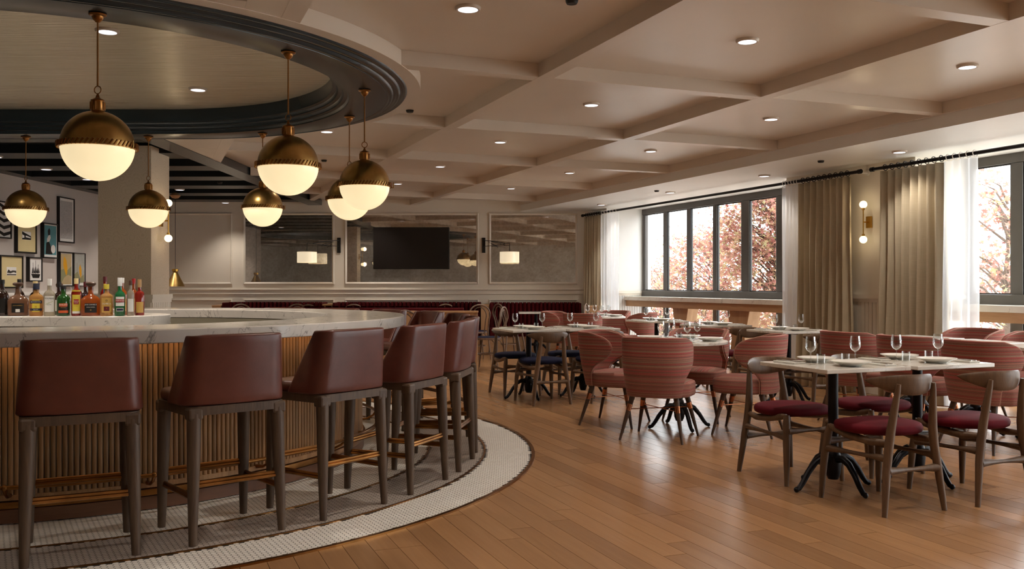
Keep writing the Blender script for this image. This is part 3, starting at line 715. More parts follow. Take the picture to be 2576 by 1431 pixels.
for k in range(-1, 11):
    a = math.radians(-63.5+13.6*k); S.put((C1.x+2.724*math.cos(a), C1.y+2.724*math.sin(a), 0), a+PI/2, 'russet leather bar stool nearest the bar end hidden beyond the bottles' if k < 0 else names[k])
# ------------------------------------------------------------------ oak dining chairs with padded seats
def elbow(seat_mat, name):
    t = emp(name, label='x', cat='chair')
    for s in (-1, 1):
        m = MB(); pts = [(s*.209,-.245,0),(s*.196,-.238,.10),(s*.178,-.228,.24),(s*.158,-.222,.36),(s*.146,-.224,.45),(s*.134,-.236,.56),(s*.124,-.250,.665),(s*.121,-.254,.70)]
        m.tube(pts, [.0145,.0185,.0225,.0245,.0245,.021,.0155,.012], 12); m.build('leg', M_CHAIRW, t, 45)
        m = MB(); m.tube([(s*.212,.245,0),(s*.207,.24,.10),(s*.20,.23,.25),(s*.188,.215,.37),(s*.180,.205,.425)], [.0135,.018,.0225,.0235,.018], 12); m.build('leg', M_CHAIRW, t, 45)
        m = MB(); m.tube([(s*.150,-.222,.385),(s*.172,-.10,.375),(s*.190,.05,.392),(s*.190,.16,.412),(s*.183,.205,.420)], [.016,.021,.024,.021,.014], 10); m.build('side_rail', M_CHAIRW, t, 45)
        a, b = Vector((s*.166,-.222,.30)), Vector((s*.192,.222,.29)); m = MB()
        m.tube([a.lerp(b, i/8) for i in range(9)], [.024-.013*math.sin(PI*i/8) for i in range(9)], 8, flat=1.0); m.build('stretcher', M_CHAIRW, t, 45)
    for y, z, w in ((-.228,.235,.172),(.224,.33,.19)):
        m = MB(); m.tube([(-w+2*w*i/10, y, z) for i in range(11)], [.026-.014*math.sin(PI*i/10) for i in range(11)], 8); m.build('stretcher', M_CHAIRW, t, 45)
    def br(a, b):
        s = 2*a-1; h = .057*(1-.86*abs(s)**2.4)*min(1, (1.0008-abs(s))*14)**.5; ang = 2*PI*b; thk = .013*(1-.35*abs(s)**3)*min(1, (1.0008-abs(s))*14)**.5
        zz = math.cos(ang)*h; yy = math.sin(ang)*thk
        return (.232*s, -.258+.135*s*s+yy-.12*zz*(1-abs(s)), .692+.022*s*s+zz)
    m = MB(); m.grid(br, 44, 12); m.build('backrest', M_CHAIRW, t, 70)
    out = []
    for i in range(40):
        a = 2*PI*i/40; c, s = math.cos(a), math.sin(a); w = .235 if s > 0 else .235*(1-.30*abs(s)**1.4)
        out.append((w*math.copysign(abs(c)**.72, c), .010+.215*math.copysign(abs(s)**.78, s)))
    m = MB(); cushion(m, out, .412, .462, .021, .012); m.build('seat', seat_mat, t, 60)
    return t
EL_M = Proto(elbow(M_MAROON, 'oak_dining_chair')); EL_N = Proto(elbow(M_NAVY, 'oak_dining_chair'))
# ------------------------------------------------------------------ pedestal tables
def pedestal(t):
    m = MB(); m.tube([(0,0,.10),(0,0,.716)], .030, 16); m.build('pole', M_BLACK, t, 40)
    m = MB(); m.lathe([(.0001,.055),(.030,.06),(.042,.09),(.050,.15),(.046,.20),(.036,.235),(.031,.24)], 20); m.build('hub', M_BLACK, t, 50)
    for k in range(4):
        a = PI/2*k; M = Matrix.Rotation(a,4,'Z'); m = MB(); m.tube([(.035,0,.185),(.085,0,.193),(.135,0,.168),(.185,0,.112),(.225,0,.052),(.252,0,.022),(.270,0,.018)], [.024,.022,.020,.018,.0165,.0155,.016], 10, M=M)
        m.ball((.270,0,.0165), .0165, 10, 6, M); m.build('foot', M_BLACK, t, 50)
    m = MB(); m.box(-.13,.13,-.02,.02,.712,.727); m.box(-.02,.02,-.13,.13,.712,.727); m.build('top_bracket', M_BLACK, t)
def sq_table(h=.305):
    t = emp('pedestal_table', label='x', cat='table'); pedestal(t); m = MB(); m.box(-h,h,-h,h,.728,.752); m.build('tabletop', M_MARBLE2, t, bevel=.004); return t
def rd_table(R=.41):
    t = emp('round_pedestal_table', label='x', cat='table'); pedestal(t); m = MB(); m.lathe([(.0001,.724),(R-.006,.724),(R,.729),(R,.746),(R-.006,.752),(.0001,.752)], 48); m.build('tabletop', M_MARBLE2, t, 35); return t
TS = Proto(sq_table()); TR = Proto(rd_table())
# ------------------------------------------------------------------ tableware
def plate():
    m = MB(); m.lathe([(.0001,.004),(.060,.004),(.064,.007),(.102,.022),(.116,.0275),(.1165,.0295),(.112,.0295),(.092,.0225),(.060,.0125),(.0001,.011)], 36)
    m.lathe([(.045,.004),(.047,0),(.056,0),(.060,.004)], 36); o = m.build('plate', M_CHINA, None, 50); return tag(o, 'x', 'plate')
def napkin():
    m = MB(); m.box(-.045,.045,-.095,.095,0,.005); m.box(-.044,.044,-.0945,.0945,.005,.0095); o = m.build('napkin', M_LINEN, None, bevel=.002); return tag(o, 'x', 'napkin')
def knife():
    m = MB(); m.tube([(0,-.09,0),(0,-.05,.0005),(0,-.005,.0005)], [.0045,.0045,.0035], 8, flat=.6); m.add([(-.005,-.005,.001),(.004,-.005,.001),(.0055,.06,.001),(.001,.092,.001),(-.005,.085,.001),(-.005,-.005,-.0003),(.004,-.005,-.0003),(.0055,.06,-.0003),(.001,.092,-.0003),(-.005,.085,-.0003)], [(0,1,2,3,4),(9,8,7,6,5)]+[(i,(i+1)%5,5+(i+1)%5,5+i) for i in range(5)])
    o = m.build('table_knife', M_STEEL, None, 40); return tag(o, 'x', 'knife')
def fork():
    m = MB(); m.tube([(0,-.09,0),(0,-.03,.0005),(0,.03,.0005),(0,.045,.001)], [.0045,.004,.0028,.0045], 8, flat=.5); m.box(-.0095,.0095,.043,.056,-.0008,.0012)
    for k in range(4): x = -.0082+.0055*k; m.box(x-.0011,x+.0011,.055,.092,-.0006,.0012)
    o = m.build('table_fork', M_STEEL, None, 40); return tag(o, 'x', 'fork')
def wine():
    t = emp('wine_glass', label='x', cat='wine glass')
    m = MB(); m.lathe([(.0001,.002),(.026,.0005),(.028,.0015),(.010,.004),(.0035,.010),(.0026,.03),(.0026,.062),(.0045,.072)], 24); m.build('stem', M_GLASS, t, 50)
    m = MB(); m.lathe([(.0001,.070),(.010,.073),(.022,.083),(.0305,.100),(.0325,.115),(.030,.140),(.0265,.166),(.0255,.166),(.0290,.140),(.0313,.115),(.0293,.101),(.021,.085),(.0001,.074)], 28); m.build('bowl', M_GLASS, t, 60); return t
def tumbler():
    m = MB(); m.lathe([(.0001,.0005),(.020,.0005),(.0225,.004),(.0255,.060),(.0243,.060),(.0215,.010),(.0001,.008)], 28); o = m.build('tumbler', M_GLASS, None, 40); return tag(o, 'x', 'tumbler')
PL, NA, KN, FO, WG, TU = [Proto(f()) for f in (plate, napkin, knife, fork, wine, tumbler)]
def setting(cx, cy, rz, where, spots, side):
    """one cover, laid for a guest sitting at local -y"""
    c, s = math.cos(rz), math.sin(rz)
    def at(x, y, z): return (cx+x*c-y*s, cy+x*s+y*c, z)
    (px, py), (nx, ny), (gx, gy), (tx, ty) = spots; H = .7525
    g = lambda n: '%s, %s' % (n, where)
    PL.put(at(px,py,H), rz, 'white plate, %s, %s' % (side, where), g('plates')); NA.put(at(nx,ny,H), rz+.05, 'folded napkin, %s, %s' % (side, where), g('napkins'))
    KN.put(at(nx+.014,ny,H+.0125), rz+.08, 'steel knife, %s, %s' % (side, where), g('knives')); FO.put(at(nx-.014,ny,H+.0125), rz-.04, 'steel fork, %s, %s' % (side, where), g('forks'))
    WG.put(at(gx,gy,H), rz, 'wine glass, %s, %s' % (side, where), g('wine glasses')); TU.put(at(tx,ty,H), rz, 'water tumbler, %s, %s' % (side, where), g('tumblers'))
SPOTS = ((0,-.150),(.205,-.15),(.150,-.02),(.085,-.008))
def sq_cover(cx, cy, where):
    setting(cx, cy, TH, where, SPOTS, 'bar-stool side'); setting(cx, cy, TH+PI, where, SPOTS, 'banquette side')
def off(x, y, v, u): return (x+v*CT-u*ST, y+v*ST+u*CT)
def sq_group(x, y, names, chairs, proto, grp, seats):
    for k, nm in enumerate(names):
        tx, ty = off(x, y, .648*k, -.012*k); TS.put((tx, ty, 0), TH, 'square marble pedestal %s' % nm[7:] if nm.startswith('on the ') else nm, 'square pedestal tables'); sq_cover(tx, ty, nm)
        for q, rot, txt in ((-1, 0, 'bar-stool'), (1, PI, 'banquette')):
            if (k, q) in seats:
                hx, hy = off(tx, ty, -.008, q*.400); proto.put((hx, hy, 0), TH+rot, '%s, %s side, %s' % (chairs, txt, nm.replace('on the', 'at the')), grp)
ALL4 = {(0,-1),(0,1),(1,-1),(1,1)}
sq_group(1.935, 5.533, ['on the maroon-seat paired table nearer the bar', 'on the maroon-seat paired table nearer the windows'], 'oak chair with maroon seat', EL_M, 'maroon seated oak chairs at the joined tables', ALL4)
sq_group(.181, 9.952, ['on the navy-seat paired table nearer the bar', 'on the navy-seat paired table nearer the windows'], 'oak chair with navy seat', EL_N, 'navy seated oak chairs', ALL4)
for (x, y), nm, st in (((2.90,9.64), 'on the window-row table beside the drape', ALL4), ((2.43,10.97), 'on the middle window-row table', {(0,-1)}), ((1.93,12.25), 'on the window-row table nearest the banquettes', set())):
    sq_group(x, y, [nm], 'oak chair with maroon seat', EL_M, 'maroon seated oak chairs by the windows', st)
# ------------------------------------------------------------------ striped tub chairs
def tub():
    t = emp('tub_chair', label='x', cat='chair', group='red striped tub chairs')
    prof = [(0,62),(.10,64),(.22,66),(.32,72),(.42,84),(.52,97),(.62,106),(.72,110),(.82,107),(.90,99),(.96,88),(1,74)]
    def phi(b):
        for (a0, p0), (a1, p1) in zip(prof, prof[1:]):
            if b <= a1: return math.radians(p0+(p1-p0)*(b-a0)/(a1-a0))
        return math.radians(prof[-1][1])
    def shell(a, b):
        z = .345+.472*b; s = 2*a-1; ph = phi(b)*s
        k = math.sin(min(1, b/.85)*PI/2); ax = .246+.030*k; ay = .215+.045*k
        x = ax*math.copysign(abs(math.sin(ph))**.80, math.sin(ph)); y = -.03-ay*math.copysign(abs(math.cos(ph))**.80, math.cos(ph)) - .03*b
        return (x, y, z-.012*(1-math.cos(ph))*b*.6)
    m = MB(); m.grid(shell, 40, 18); bk = m.build('backrest', M_STRIPE, t, 70, bevel=.014, seg=3, solid=.05)
    pip = [shell(0, j/24) for j in range(25)]+[shell(i/30, 1) for i in range(1, 31)]+[shell(1, 1-j/24) for j in range(1, 25)]
    m = MB(); m.tube([(x*.955, y*.955+(.006 if True else 0), z) for x, y, z in pip], .0045, 6); m.build('piping', plain('rose_piping', '#b98a78', .8), bk, 50)
    out = []
    for i in range(44):
        a = 2*PI*i/44; c, s = math.cos(a), math.sin(a); out.append((.262*math.copysign(abs(c)**.6, c)*(1 if s > -.3 else .90), .035+.235*math.copysign(abs(s)**.6, s)))
    m = MB(); cushion(m, out, .342, .462, .022, .014); m.build('seat', M_STRIPE, t, 60)
    ft = []
    for sx in (-1, 1):
        for sy in (-1, 1):
            top = Vector((sx*.178, sy*.150+.005, .345)); foot = Vector((sx*.252, sy*.240, 0)); lg = leg('leg', top, foot, .0235, .0095, M_LEGW, t, 0, 5, 10)
            a, b = top.lerp(foot, .19), top.lerp(foot, .34); m = MB(); m.tube([a, b], [.0222, .0195], 12); m.build('copper_band', M_COPPER, lg, 40); ft.append(top.lerp(foot, .30))
    for p, q in ((ft[0], ft[3]), (ft[1], ft[2])): m = MB(); m.tube([p, q], .0035, 6); m.build('brace', M_COPPER, t, 40)
    return t
TB = Proto(tub())
def face(dx, dy): return math.atan2(-dx, dy)
def round_group(x, y, lab, chairlabs, skip=(), covers=4, ang=math.atan2(.525, .255)):
    TR.put((x, y, 0), TH*.6, lab, 'round pedestal tables')
    for k in range(4):
        a = ang+PI/2*k; dx, dy = math.cos(a), math.sin(a)
        if k not in skip: TB.put((x-.583*dx, y-.583*dy, 0), face(dx, dy), chairlabs[k])
        if k < covers: setting(x, y, face(dx, dy), 'round table '+('amid four tub chairs' if y < 10 else 'close to the banquettes'), ((0,-.26),(.170,-.235),(.105,-.130),(.035,-.105)), ['bar-stool side', 'window side', 'banquette side', 'bar side'][k])
round_group(1.438, 7.892, 'round marble pedestal table ringed by four striped tub chairs', ['striped tub chair with its back to the bar stools at the middle round table', 'striped tub chair on the window side of the middle round table', 'striped tub chair on the banquette side of the middle round table', 'striped tub chair in front of the navy seats, turned to the middle round table'])
round_group(1.30, 13.85, 'round marble pedestal table close to the red banquettes', ['striped tub chair backing on the navy seats, at the round table by the banquettes', 'striped tub chair before the white beadboard, at the round table by the banquettes', 'striped tub chair by the corner drape, at the round table by the banquettes', 'striped tub chair nearest the bentwood chairs, at the round table by the banquettes'])
for (x, y), nm in ((wuv(5.87,6.48)[:2], 'nearer the drape'), (wuv(5.87,5.79)[:2], 'in the middle of its row'), (wuv(5.87,5.12)[:2], 'beside the joined tables')):
    TB.put((x, y, 0), TH-PI/2, 'striped tub chair backing on the maroon oak chairs, %s' % nm)
for (x, y), nm in ((wuv(7.02,6.38)[:2], 'nearer the white sheer'), (wuv(7.02,5.71)[:2], 'further from the white sheer'), (wuv(7.02,5.04)[:2], 'furthest from the white sheer')):
    TB.put((x, y, 0), TH+PI/2, 'striped tub chair with its back to the window counter, %s' % nm)
for (x, y), nm in ((wuv(6.445,6.44)[:2], 'by the drape beyond the sconce'), (wuv(6.445,5.75)[:2], 'second from the drape beyond the sconce'), (wuv(6.445,5.08)[:2], 'third from the drape beyond the sconce')):
    TS.put((x, y, 0), TH, 'square marble pedestal table between tub chairs, %s' % nm, 'square pedestal tables')
# ------------------------------------------------------------------ window stools
def wstool():
    t = emp('window_stool', label='red leather backless stool under the window counter nearest the banquettes', cat='stool', group='stools at the window counter')
    m = MB(); cushion(m, rrect(.17,-.16,.16,.05), .60, .66, .02, .01); m.build('seat', plain('rust_leather', '#7c3a2c', .4), t, 60)
    for sx in (-1,1):
        for sy in (-1,1): leg('leg', (sx*.14,sy*.13,.605), (sx*.18,sy*.17,0), .02, .013, M_LEGW, t)
    for s in (-1, 1): m = MB(); m.tube([(s*.166,-.156,.2),(s*.166,.156,.2)], .008, 8); m.build('stretcher', M_BRASS, t, 40)
    return t
WS = Proto(wstool())
for u, l in ((13.35, 'nearest'), (12.05, 'second from'), (11.25, 'third from')): x, y, _ = wuv(7.55, u); WS.put((x, y, 0), TH, 'rust leather backless stool at the window counter, %s the banquettes' % l)
# ------------------------------------------------------------------ bentwood chairs
def bent():
    t = emp('bentwood_chair', label='x', cat='chair', group='bentwood chairs by the banquettes')
    def hoop(w, top, y0, y1, zb):
        p = []
        for i in range(25):
            a = PI*i/24; x = -w*math.cos(a); z = top-.16+.16*math.sin(a); p.append((x, y1, z))
        return p
    h = hoop(.175, .90, 0, -.255, 0); pts = [(-.20,-.235,0),(-.175,-.20,.25),(-.16,-.185,.45),(-.165,-.215,.62)]+h+[(.165,-.215,.62),(.16,-.185,.45),(.175,-.20,.25),(.20,-.235,0)]
    m = MB(); m.tube(pts, .0125, 8); m.build('back_hoop', M_BENT, t, 60)
    h = [(x*.66, y+.006, (z-.9)*.93+.862) for x, y, z in h]; m = MB(); m.tube([(-.10,-.18,.45),(-.108,-.215,.62)]+h+[(.108,-.215,.62),(.10,-.18,.45)], .009, 8); m.build('inner_hoop', M_BENT, t, 60)
    m = MB(); m.lathe([(.17,.43),(.20,.43),(.204,.445),(.20,.46),(.17,.46)], 32); m.build('seat_ring', M_BENT, t, 50)
    m = MB(); m.lathe([(.0001,.445),(.18,.446),(.192,.458),(.18,.472),(.0001,.474)], 32); m.build('seat', M_NAVY, t, 50)
    for s in (-1, 1): leg('leg', (s*.135,.13,.44), (s*.19,.20,0), .015, .010, M_BENT, t)
    m = MB(); m.tube([(.165*math.cos(2*PI*i/24), .165*math.sin(2*PI*i/24)-.01, .22) for i in range(24)], .0075, 6, True); m.build('ring_stretcher', M_BENT, t, 60)
    for s in (-1, 1): m = MB(); m.tube([(s*.172,-.195,.30),(s*.14,-.15,.40),(s*.09,-.09,.435)], .006, 6); m.build('brace', M_BENT, t, 50)
    return t
BC = Proto(bent())
for x, y, rz, lab in ((-.36,13.4,1.25,'bentwood chair standing alone beside the low oak partition'), (-.02,15.62,-1.0,'bentwood chair before the last banquette on the partition side of its table'), (1.02,15.75,1.3,'bentwood chair before the last banquette on the drape side of its table'),
    (-4.5,15.5,0,'bentwood chair at the first banquette beside the plain wall panel'), (-3.62,15.5,.2,'bentwood chair at the first banquette under the swing arm lamp'), (-3.22,15.1,-.3,'bentwood chair overlapping another under the swing arm lamp'), (-2.62,15.3,.1,'bentwood chair at the middle banquette below the television'), (-1.05,15.5,-.2,'bentwood chair beside the oak post of the middle banquette'), (-.60,15.15,.3,'bentwood chair by the end of the middle banquette'), (-1.42,11.9,.2,'bentwood chair just past the rounded bar end')):
    BC.put((x, y, 0), rz, lab)
for x, y, nm in ((.42,15.98,'in front of the last banquette'), (-4.05,15.95,'in front of the first banquette'), (-1.85,15.95,'in front of the middle banquette')):
    TS.put((x, y, 0), 0, 'square marble pedestal table %s' % nm, 'square pedestal tables')
# ------------------------------------------------------------------ banquettes
def banquette(x0, x1, lab, y=17.0, top=.905, mt=M_BANQ, d=.60, nm='banquette', ends=True):
    cx = (x0+x1)/2; h = (x1-x0)/2; t = emp(nm, (cx, y-.035, 0), 0, lab, 'banquette', 'channelled banquettes')
    m = MB(); m.box(-h, h, -d+.03, -.02, 0, .30); m.build('plinth', M_OAKH, t, bevel=.003)
    m = MB(); m.box(-h, h, -d, -.10, .30, .46); m.build('seat', mt, t, bevel=.03, seg=3)
    n = max(4, int(round(2*h/.076))); w = 2*h/n; cm = MB()
    pr = [(-w/2,0),(-w*.46,-.030),(-w*.25,-.062),(0,-.072),(w*.25,-.062),(w*.46,-.030),(w/2,0)]; k = len(pr); lv = [(.40,0),(.86,.0),(1,.4)]
    vs = []
    for z, q in ((.44,0),(top-.03,0),(top-.008,.012),(top,.03)): vs += [(a*(1 if q == 0 else .9-q), b*(1-q*6)+.0, z) for a, b in pr]
    fs = [(r*k+i, r*k+i+1, (r+1)*k+i+1, (r+1)*k+i) for r in range(3) for i in range(k-1)]+[tuple(range(3*k, 4*k))]
    cm.add(vs, fs); me = cm.mesh('channel', mt, 60)
    m = MB(); m.box(-h, h, -.13, -.02, .30, top-.02); m.build('back_panel', mt, t, bevel=.01)
    for i in range(n): o = obj('channel', me, t); o.location = (-h+w*(i+.5), -.125, 0)
    if ends:
        for s in (-1, 1): m = MB(); m.box(s*(h-.02)-.02, s*(h-.02)+.02, -d+.06, -.02, .30, top-.005); m.build('end_panel', mt, t, bevel=.012)
    return t
banquette(-5.19, -3.40, 'oxblood channelled banquette below the first antique mirror', top=.91)
banquette(-3.21, -.57, 'oxblood channelled banquette below the television', top=.91)
banquette(-.40, 1.24, 'oxblood channelled banquette ending at the corner drape', top=.905)
def post(x0, x1, d, z, lab, yb=16.96):
    o = emp('oak_end_post', ((x0+x1)/2, yb, 0), 0, lab, 'post', 'oak posts between banquettes'); h = (x1-x0)/2
    m = MB(); m.box(-h, h, -d, -.001, 0, z-.03); m.build('panel', M_OAK, o, bevel=.003); m = MB(); m.box(-h-.004, h+.004, -d-.01, -.001, z-.03, z); m.build('cap', M_OAKH, o, bevel=.004)
post(-3.385, -3.225, .55, .88, 'short oak post between the first two banquettes'); post(-.555, -.415, .62, .87, 'oak post between the middle and last banquettes'); post(1.26, 1.49, .20, .86, 'oak post in the corner by the drape', 16.2); post(-5.36, -5.205, .55, .86, 'oak post at the panelled wall end of the first banquette')
banquette(-2.85, -.52, 'bright red channelled banquette backing on the low oak partition', y=13.02, top=.94, mt=M_REDB, d=-.0001, nm='island_banquette', ends=False) if False else None
t = emp('partition_banquette', (-1.72, 12.80, 0), 0, 'low oak clad partition with a red channelled seat back behind it', 'partition')
m = MB(); m.box(-1.25, 1.235, 0, .16, 0, .835); m.build('oak_panel', M_OAK, t, bevel=.003); m = MB(); m.box(-1.26, 1.245, -.01, .17, .835, .86); m.build('cap', M_OAKH, t, bevel=.004)
m = MB(); m.box(-1.24, 1.04, .17, .27, .30, .90); m.build('seat_back', M_BANQ, t, bevel=.02); m = MB(); m.box(-1.24, 1.04, .25, .72, .30, .46); m.build('seat', M_REDB, t, bevel=.03); m = MB(); m.box(-1.24, 1.04, .17, .68, 0, .30); m.build('plinth', M_OAKH, t)
cm = MB(); w = .10; pr = [(-w/2,.0),(-w*.46,-.02),(-w*.25,-.045),(0,-.052),(w*.25,-.045),(w*.46,-.02),(w/2,0)]; pr = [(a, -b) for a, b in pr]
cm.add([(a,b,.46) for a,b in pr]+[(a,b,.90) for a,b in pr]+[(a*.8,b*.7,.925) for a,b in pr], [(r*7+i, r*7+7+i, r*7+i+8, r*7+i+1) for r in range(2) for i in range(6)]+[tuple(range(20,13,-1))]); me = cm.mesh('channel', M_REDB, 60)
for i in range(22): o = obj('channel', me, t); o.location = (-1.19+.10*i, .26, 0)
# ------------------------------------------------------------------ back wall: mirrors, television, swing lamps
def wmirror(x0, x1, lab):
    cx = (x0+x1)/2; h = (x1-x0)/2; t = emp('wall_mirror', (cx, 17.0, 1.235), 0, lab, 'mirror', 'antique mirrors')
    m = MB(); m.box(-h+.03, h-.03, -.012, -.001, .03, 1.287); m.build('mirror_glass', M_MIRROR, t)
    frame_rect(t, -h, h, 0, 1.317, -.001, .04, .032, M_WALL, 'frame'); return t
wmirror(-4.971, -3.29, 'foxed antique mirror above the first banquette'); wmirror(-3.091, -.62, 'wide foxed antique mirror behind the television'); wmirror(-.427, 1.214, 'foxed antique mirror next to the corner drape')
t = emp('television', (-1.858, 16.985, 1.9), 0, 'black flat screen television hung on the wide antique mirror', 'television')
m = MB(); m.box(-.70,.70,-.075,-.035,-.385,.385); m.build('casing', M_BLACKM, t, bevel=.006); m = MB(); m.box(-.690,.690,-.0765,-.0745,-.372,.375); m.build('screen', M_SCREEN, t); m = MB(); m.box(-.2,.2,-.036,-.001,-.2,.2); m.build('wall_bracket', M_BLACKM, t)
def swing(px, sx, lab):
    t = emp('swing_arm_lamp', (px, 16.999, 1.955), 0, lab, 'wall lamp', 'swing arm lamps')
    m = MB(); m.box(-.032,.032,-.03,0,-.14,.14); m.build('wall_plate', M_BLACKM, t, bevel=.004)
    d = Vector((sx-px, -.47, 0)); e = d*1.0
    m = MB(); m.tube([(0,-.03,.09), e*.55+Vector((0,0,.055)), e*.82+Vector((0,0,.02))], .007, 6); m.tube([(0,-.03,-.02), e*.45+Vector((0,0,-.01)), e+Vector((0,0,.02))], .005, 6); m.tube([e*.18+Vector((0,0,.06)), e*.55+Vector((0,0,-.03))], .004, 6); m.build('arm', M_BLACKM, t, 40)
    m = MB(); m.tube([e+Vector((0,0,.02)), e+Vector((0,0,-.13))], .005, 6); m.build('drop', M_BLACKM, t, 40)
    z = -.235; m = MB(); m.lathe([(.174,z-.097),(.176,z-.097),(.176,z+.097),(.174,z+.097)], 36, Matrix.Translation(e)); m.lathe([(.0001,z+.07),(.172,z+.07)], 36, Matrix.Translation(e)); m.build('shade', M_SHADE, t, 40)
swing(-3.201, -3.69, 'black swing arm lamp with linen drum beside the first mirror'); swing(-.523, -.045, 'black swing arm lamp with linen drum before the corner mirror')
# double globe sconces
def sconce():
    t = emp('globe_sconce', label='x', cat='sconce', group='double globe sconces')
    m = MB(); m.box(-.038,.038,-.025,0,-.065,.065); m.build('wall_plate', M_GOLD, t, bevel=.003); m = MB(); m.tube([(0,-.02,0),(0,-.095,0)], .008, 8); m.tube([(0,-.095,-.155),(0,-.095,.155)], .0065, 8); m.build('stem', M_GOLD, t, 40)
    for s in (-1, 1):
        m = MB(); m.tube([(0,-.095,s*.135),(0,-.095,s*.158)], .017, 12); m.build('cup', M_GOLD, t, 40); m = MB(); m.ball((0,-.095,s*.197), .043, 20, 12); m.build('globe', M_GLOBES, t, 60)
    return t
SN = Proto(sconce())
def sc_light(p, e=5.0):
    d = bpy.data.lights.new('sconce_bulb', 'POINT'); d.energy = e; d.color = (1,.78,.5); d.shadow_soft_size = .05; o = bpy.data.objects.new('sconce_bulb', d); COL.objects.link(o); o.location = p
x, y, z = wuv(7.55, 8.16, 1.932); SN.put((x, y, z), TH-PI/2, 'gold double globe sconce between the two taupe drapes')
for s in (-1, 1): a = wuv(7.40, 8.16, 1.932+s*.197); sc_light((a[0], a[1], a[2]), .8)
SN.put((-3.95, 10.30, 1.945), PI/2, 'gold double globe sconce on the side of the patterned column')
for s in (-1, 1): sc_light((-3.80, 10.30, 1.945+s*.197), .8)
# cone pendants behind the column
def conep():
    t = emp('cone_pendant', label='x', cat='pendant lamp', group='cone pendants by the back wall')
    m = MB(); m.lathe([(.0001,.0),(.05,-.012),(.085,-.05),(.05,-.09),(.0001,-.1)], 20); m.build('ceiling_ball', M_OAK, t, 60); m = MB(); m.tube([(0,0,-.09),(0,0,-1.22)], .004, 6); m.build('cord', M_BLACKM, t)
    m = MB(); m.lathe([(.035,-1.22),(.05,-1.225),(.05,-1.26),(.03,-1.27)], 20); m.build('neck', M_GOLD, t, 50); m = MB(); m.lathe([(.028,-1.26),(.15,-1.50),(.147,-1.50),(.026,-1.265)], 28); m.build('shade', M_BRASSD, t, 40); return t
CP = Proto(conep())
for k, lab in enumerate(('brass cone pendant on a long cord beside the column', 'brass cone pendant hidden behind the column, nearer the picture wall', 'brass cone pendant hidden behind the column, next to the picture wall')): CP.put((-5.38-.42*k, 14.67, ZB-.0), 0, lab)
# ------------------------------------------------------------------ framed pictures
def flat(m, poly, y): m.add([(x, y, z) for x, z in poly], [tuple(range(len(poly)))])
def ell_p(cx, cz, a, b, n=24, pw=1.0): return [(cx+a*math.copysign(abs(math.cos(2*PI*i/n))**pw, math.cos(2*PI*i/n)), cz+b*math.sin(2*PI*i/n)) for i in range(n)]
M_TEAL = plain('poster_teal', '#5f9aa3', .8, var=.05); M_OCHRE = plain('print_ochre', '#d69b12', .8, var=.05); M_SAGE = plain('print_sage', '#8c8a66', .8, var=.1); M_SAND = plain('print_sand', '#b7a27a', .8, var=.08); M_GREYP = plain('print_grey', '#a9a9a2', .8, var=.12, scale=20); M_PHOTO = plain('print_charcoal', '#3a3630', .7, var=.5, scale=14)
def scribble():
    t = NT('scribble_print'); v = t.coords('Object'); a = t.noise(v, 16, 3, .5, 3.2); b = t.math('SINE', t.math('MULTIPLY', a, 90.0)); t.set(t.ramp(b, [(.35, lin('#d9d6d4')), (.62, lin('#2a2729'))]), .8); return t.m
M_SCRIB = scribble()
def picture(y0, y1, z0, z1, lab, fw=.018, mat=M_PAPER, depth=.042):
    h = (y1-y0)/2; k = (z1-z0)/2; t = emp('framed_picture', (-6.75, (y0+y1)/2, (z0+z1)/2), PI/2, lab, 'picture', 'framed pictures on the gallery wall'); m = MB()
    for b in ((-h,h,-k,-k+fw),(-h,h,k-fw,k),(-h,-h+fw,-k+fw,k-fw),(h-fw,h,-k+fw,k-fw)): m.box(b[0],b[1],-depth,-.001,b[2],b[3])
    m.build('frame', M_BLACKM, t); m = MB(); m.box(-h+fw,h-fw,-depth+.012,-.002,-k+fw,k-fw); m.build('mount', mat, t)
    return t, h-fw, k-fw, -depth+.0112
def art(t, mt, polys, y, name='print'):
    m = MB()
    for p in polys: flat(m, p, y)
    return m.build(name, mt, t)
def rc(a, b, c, d): return [(a,c),(b,c),(b,d),(a,d)]
t, h, k, y = picture(11.86, 12.32, 1.84, 2.33, 'framed black and white zigzag print above the cream mounted photographs')
art(t, M_INK, [[(-h,-k+2*k*i/5),(-h*.3,-k+2*k*(i+.55)/5),(h*.25,-k+2*k*(i+.1)/5),(h,-k+2*k*(i+.5)/5),(h,-k+2*k*(i+.95)/5),(h*.25,-k+2*k*(i+.6)/5),(-h*.3,-k+2*k*min(5,i+1.0)/5),(-h,-k+2*k*(i+.5)/5)] for i in range(5)], y)
t, h, k, y = picture(12.45, 12.97, 1.66, 2.10, 'framed small bridge photograph in a wide cream mount, under the zigzag print', mat=M_MAT, fw=.022)
art(t, M_PAPER, [rc(-h*.5,h*.5,-k*.16,k*.42)], y, 'photo_paper'); art(t, M_INK, [rc(-h*.49,h*.49,-k*.15,k*.41)], y-.0008); art(t, M_PAPER, [[(-h*.48,k*.40),(h*.48,k*.40),(h*.48,k*.12)],[(-h*.1,k*.02),(h*.42,-k*.03),(h*.42,k*.04),(-h*.1,k*.14)],[(-h*.48,-k*.06),(-h*.25,-k*.02),(-h*.25,k*.12),(-h*.48,k*.2)]], y-.0014, 'print_light')
t, h, k, y = picture(13.14, 13.56, 1.61, 2.12, 'framed teal poster of a figure in a black gown', depth=.05)
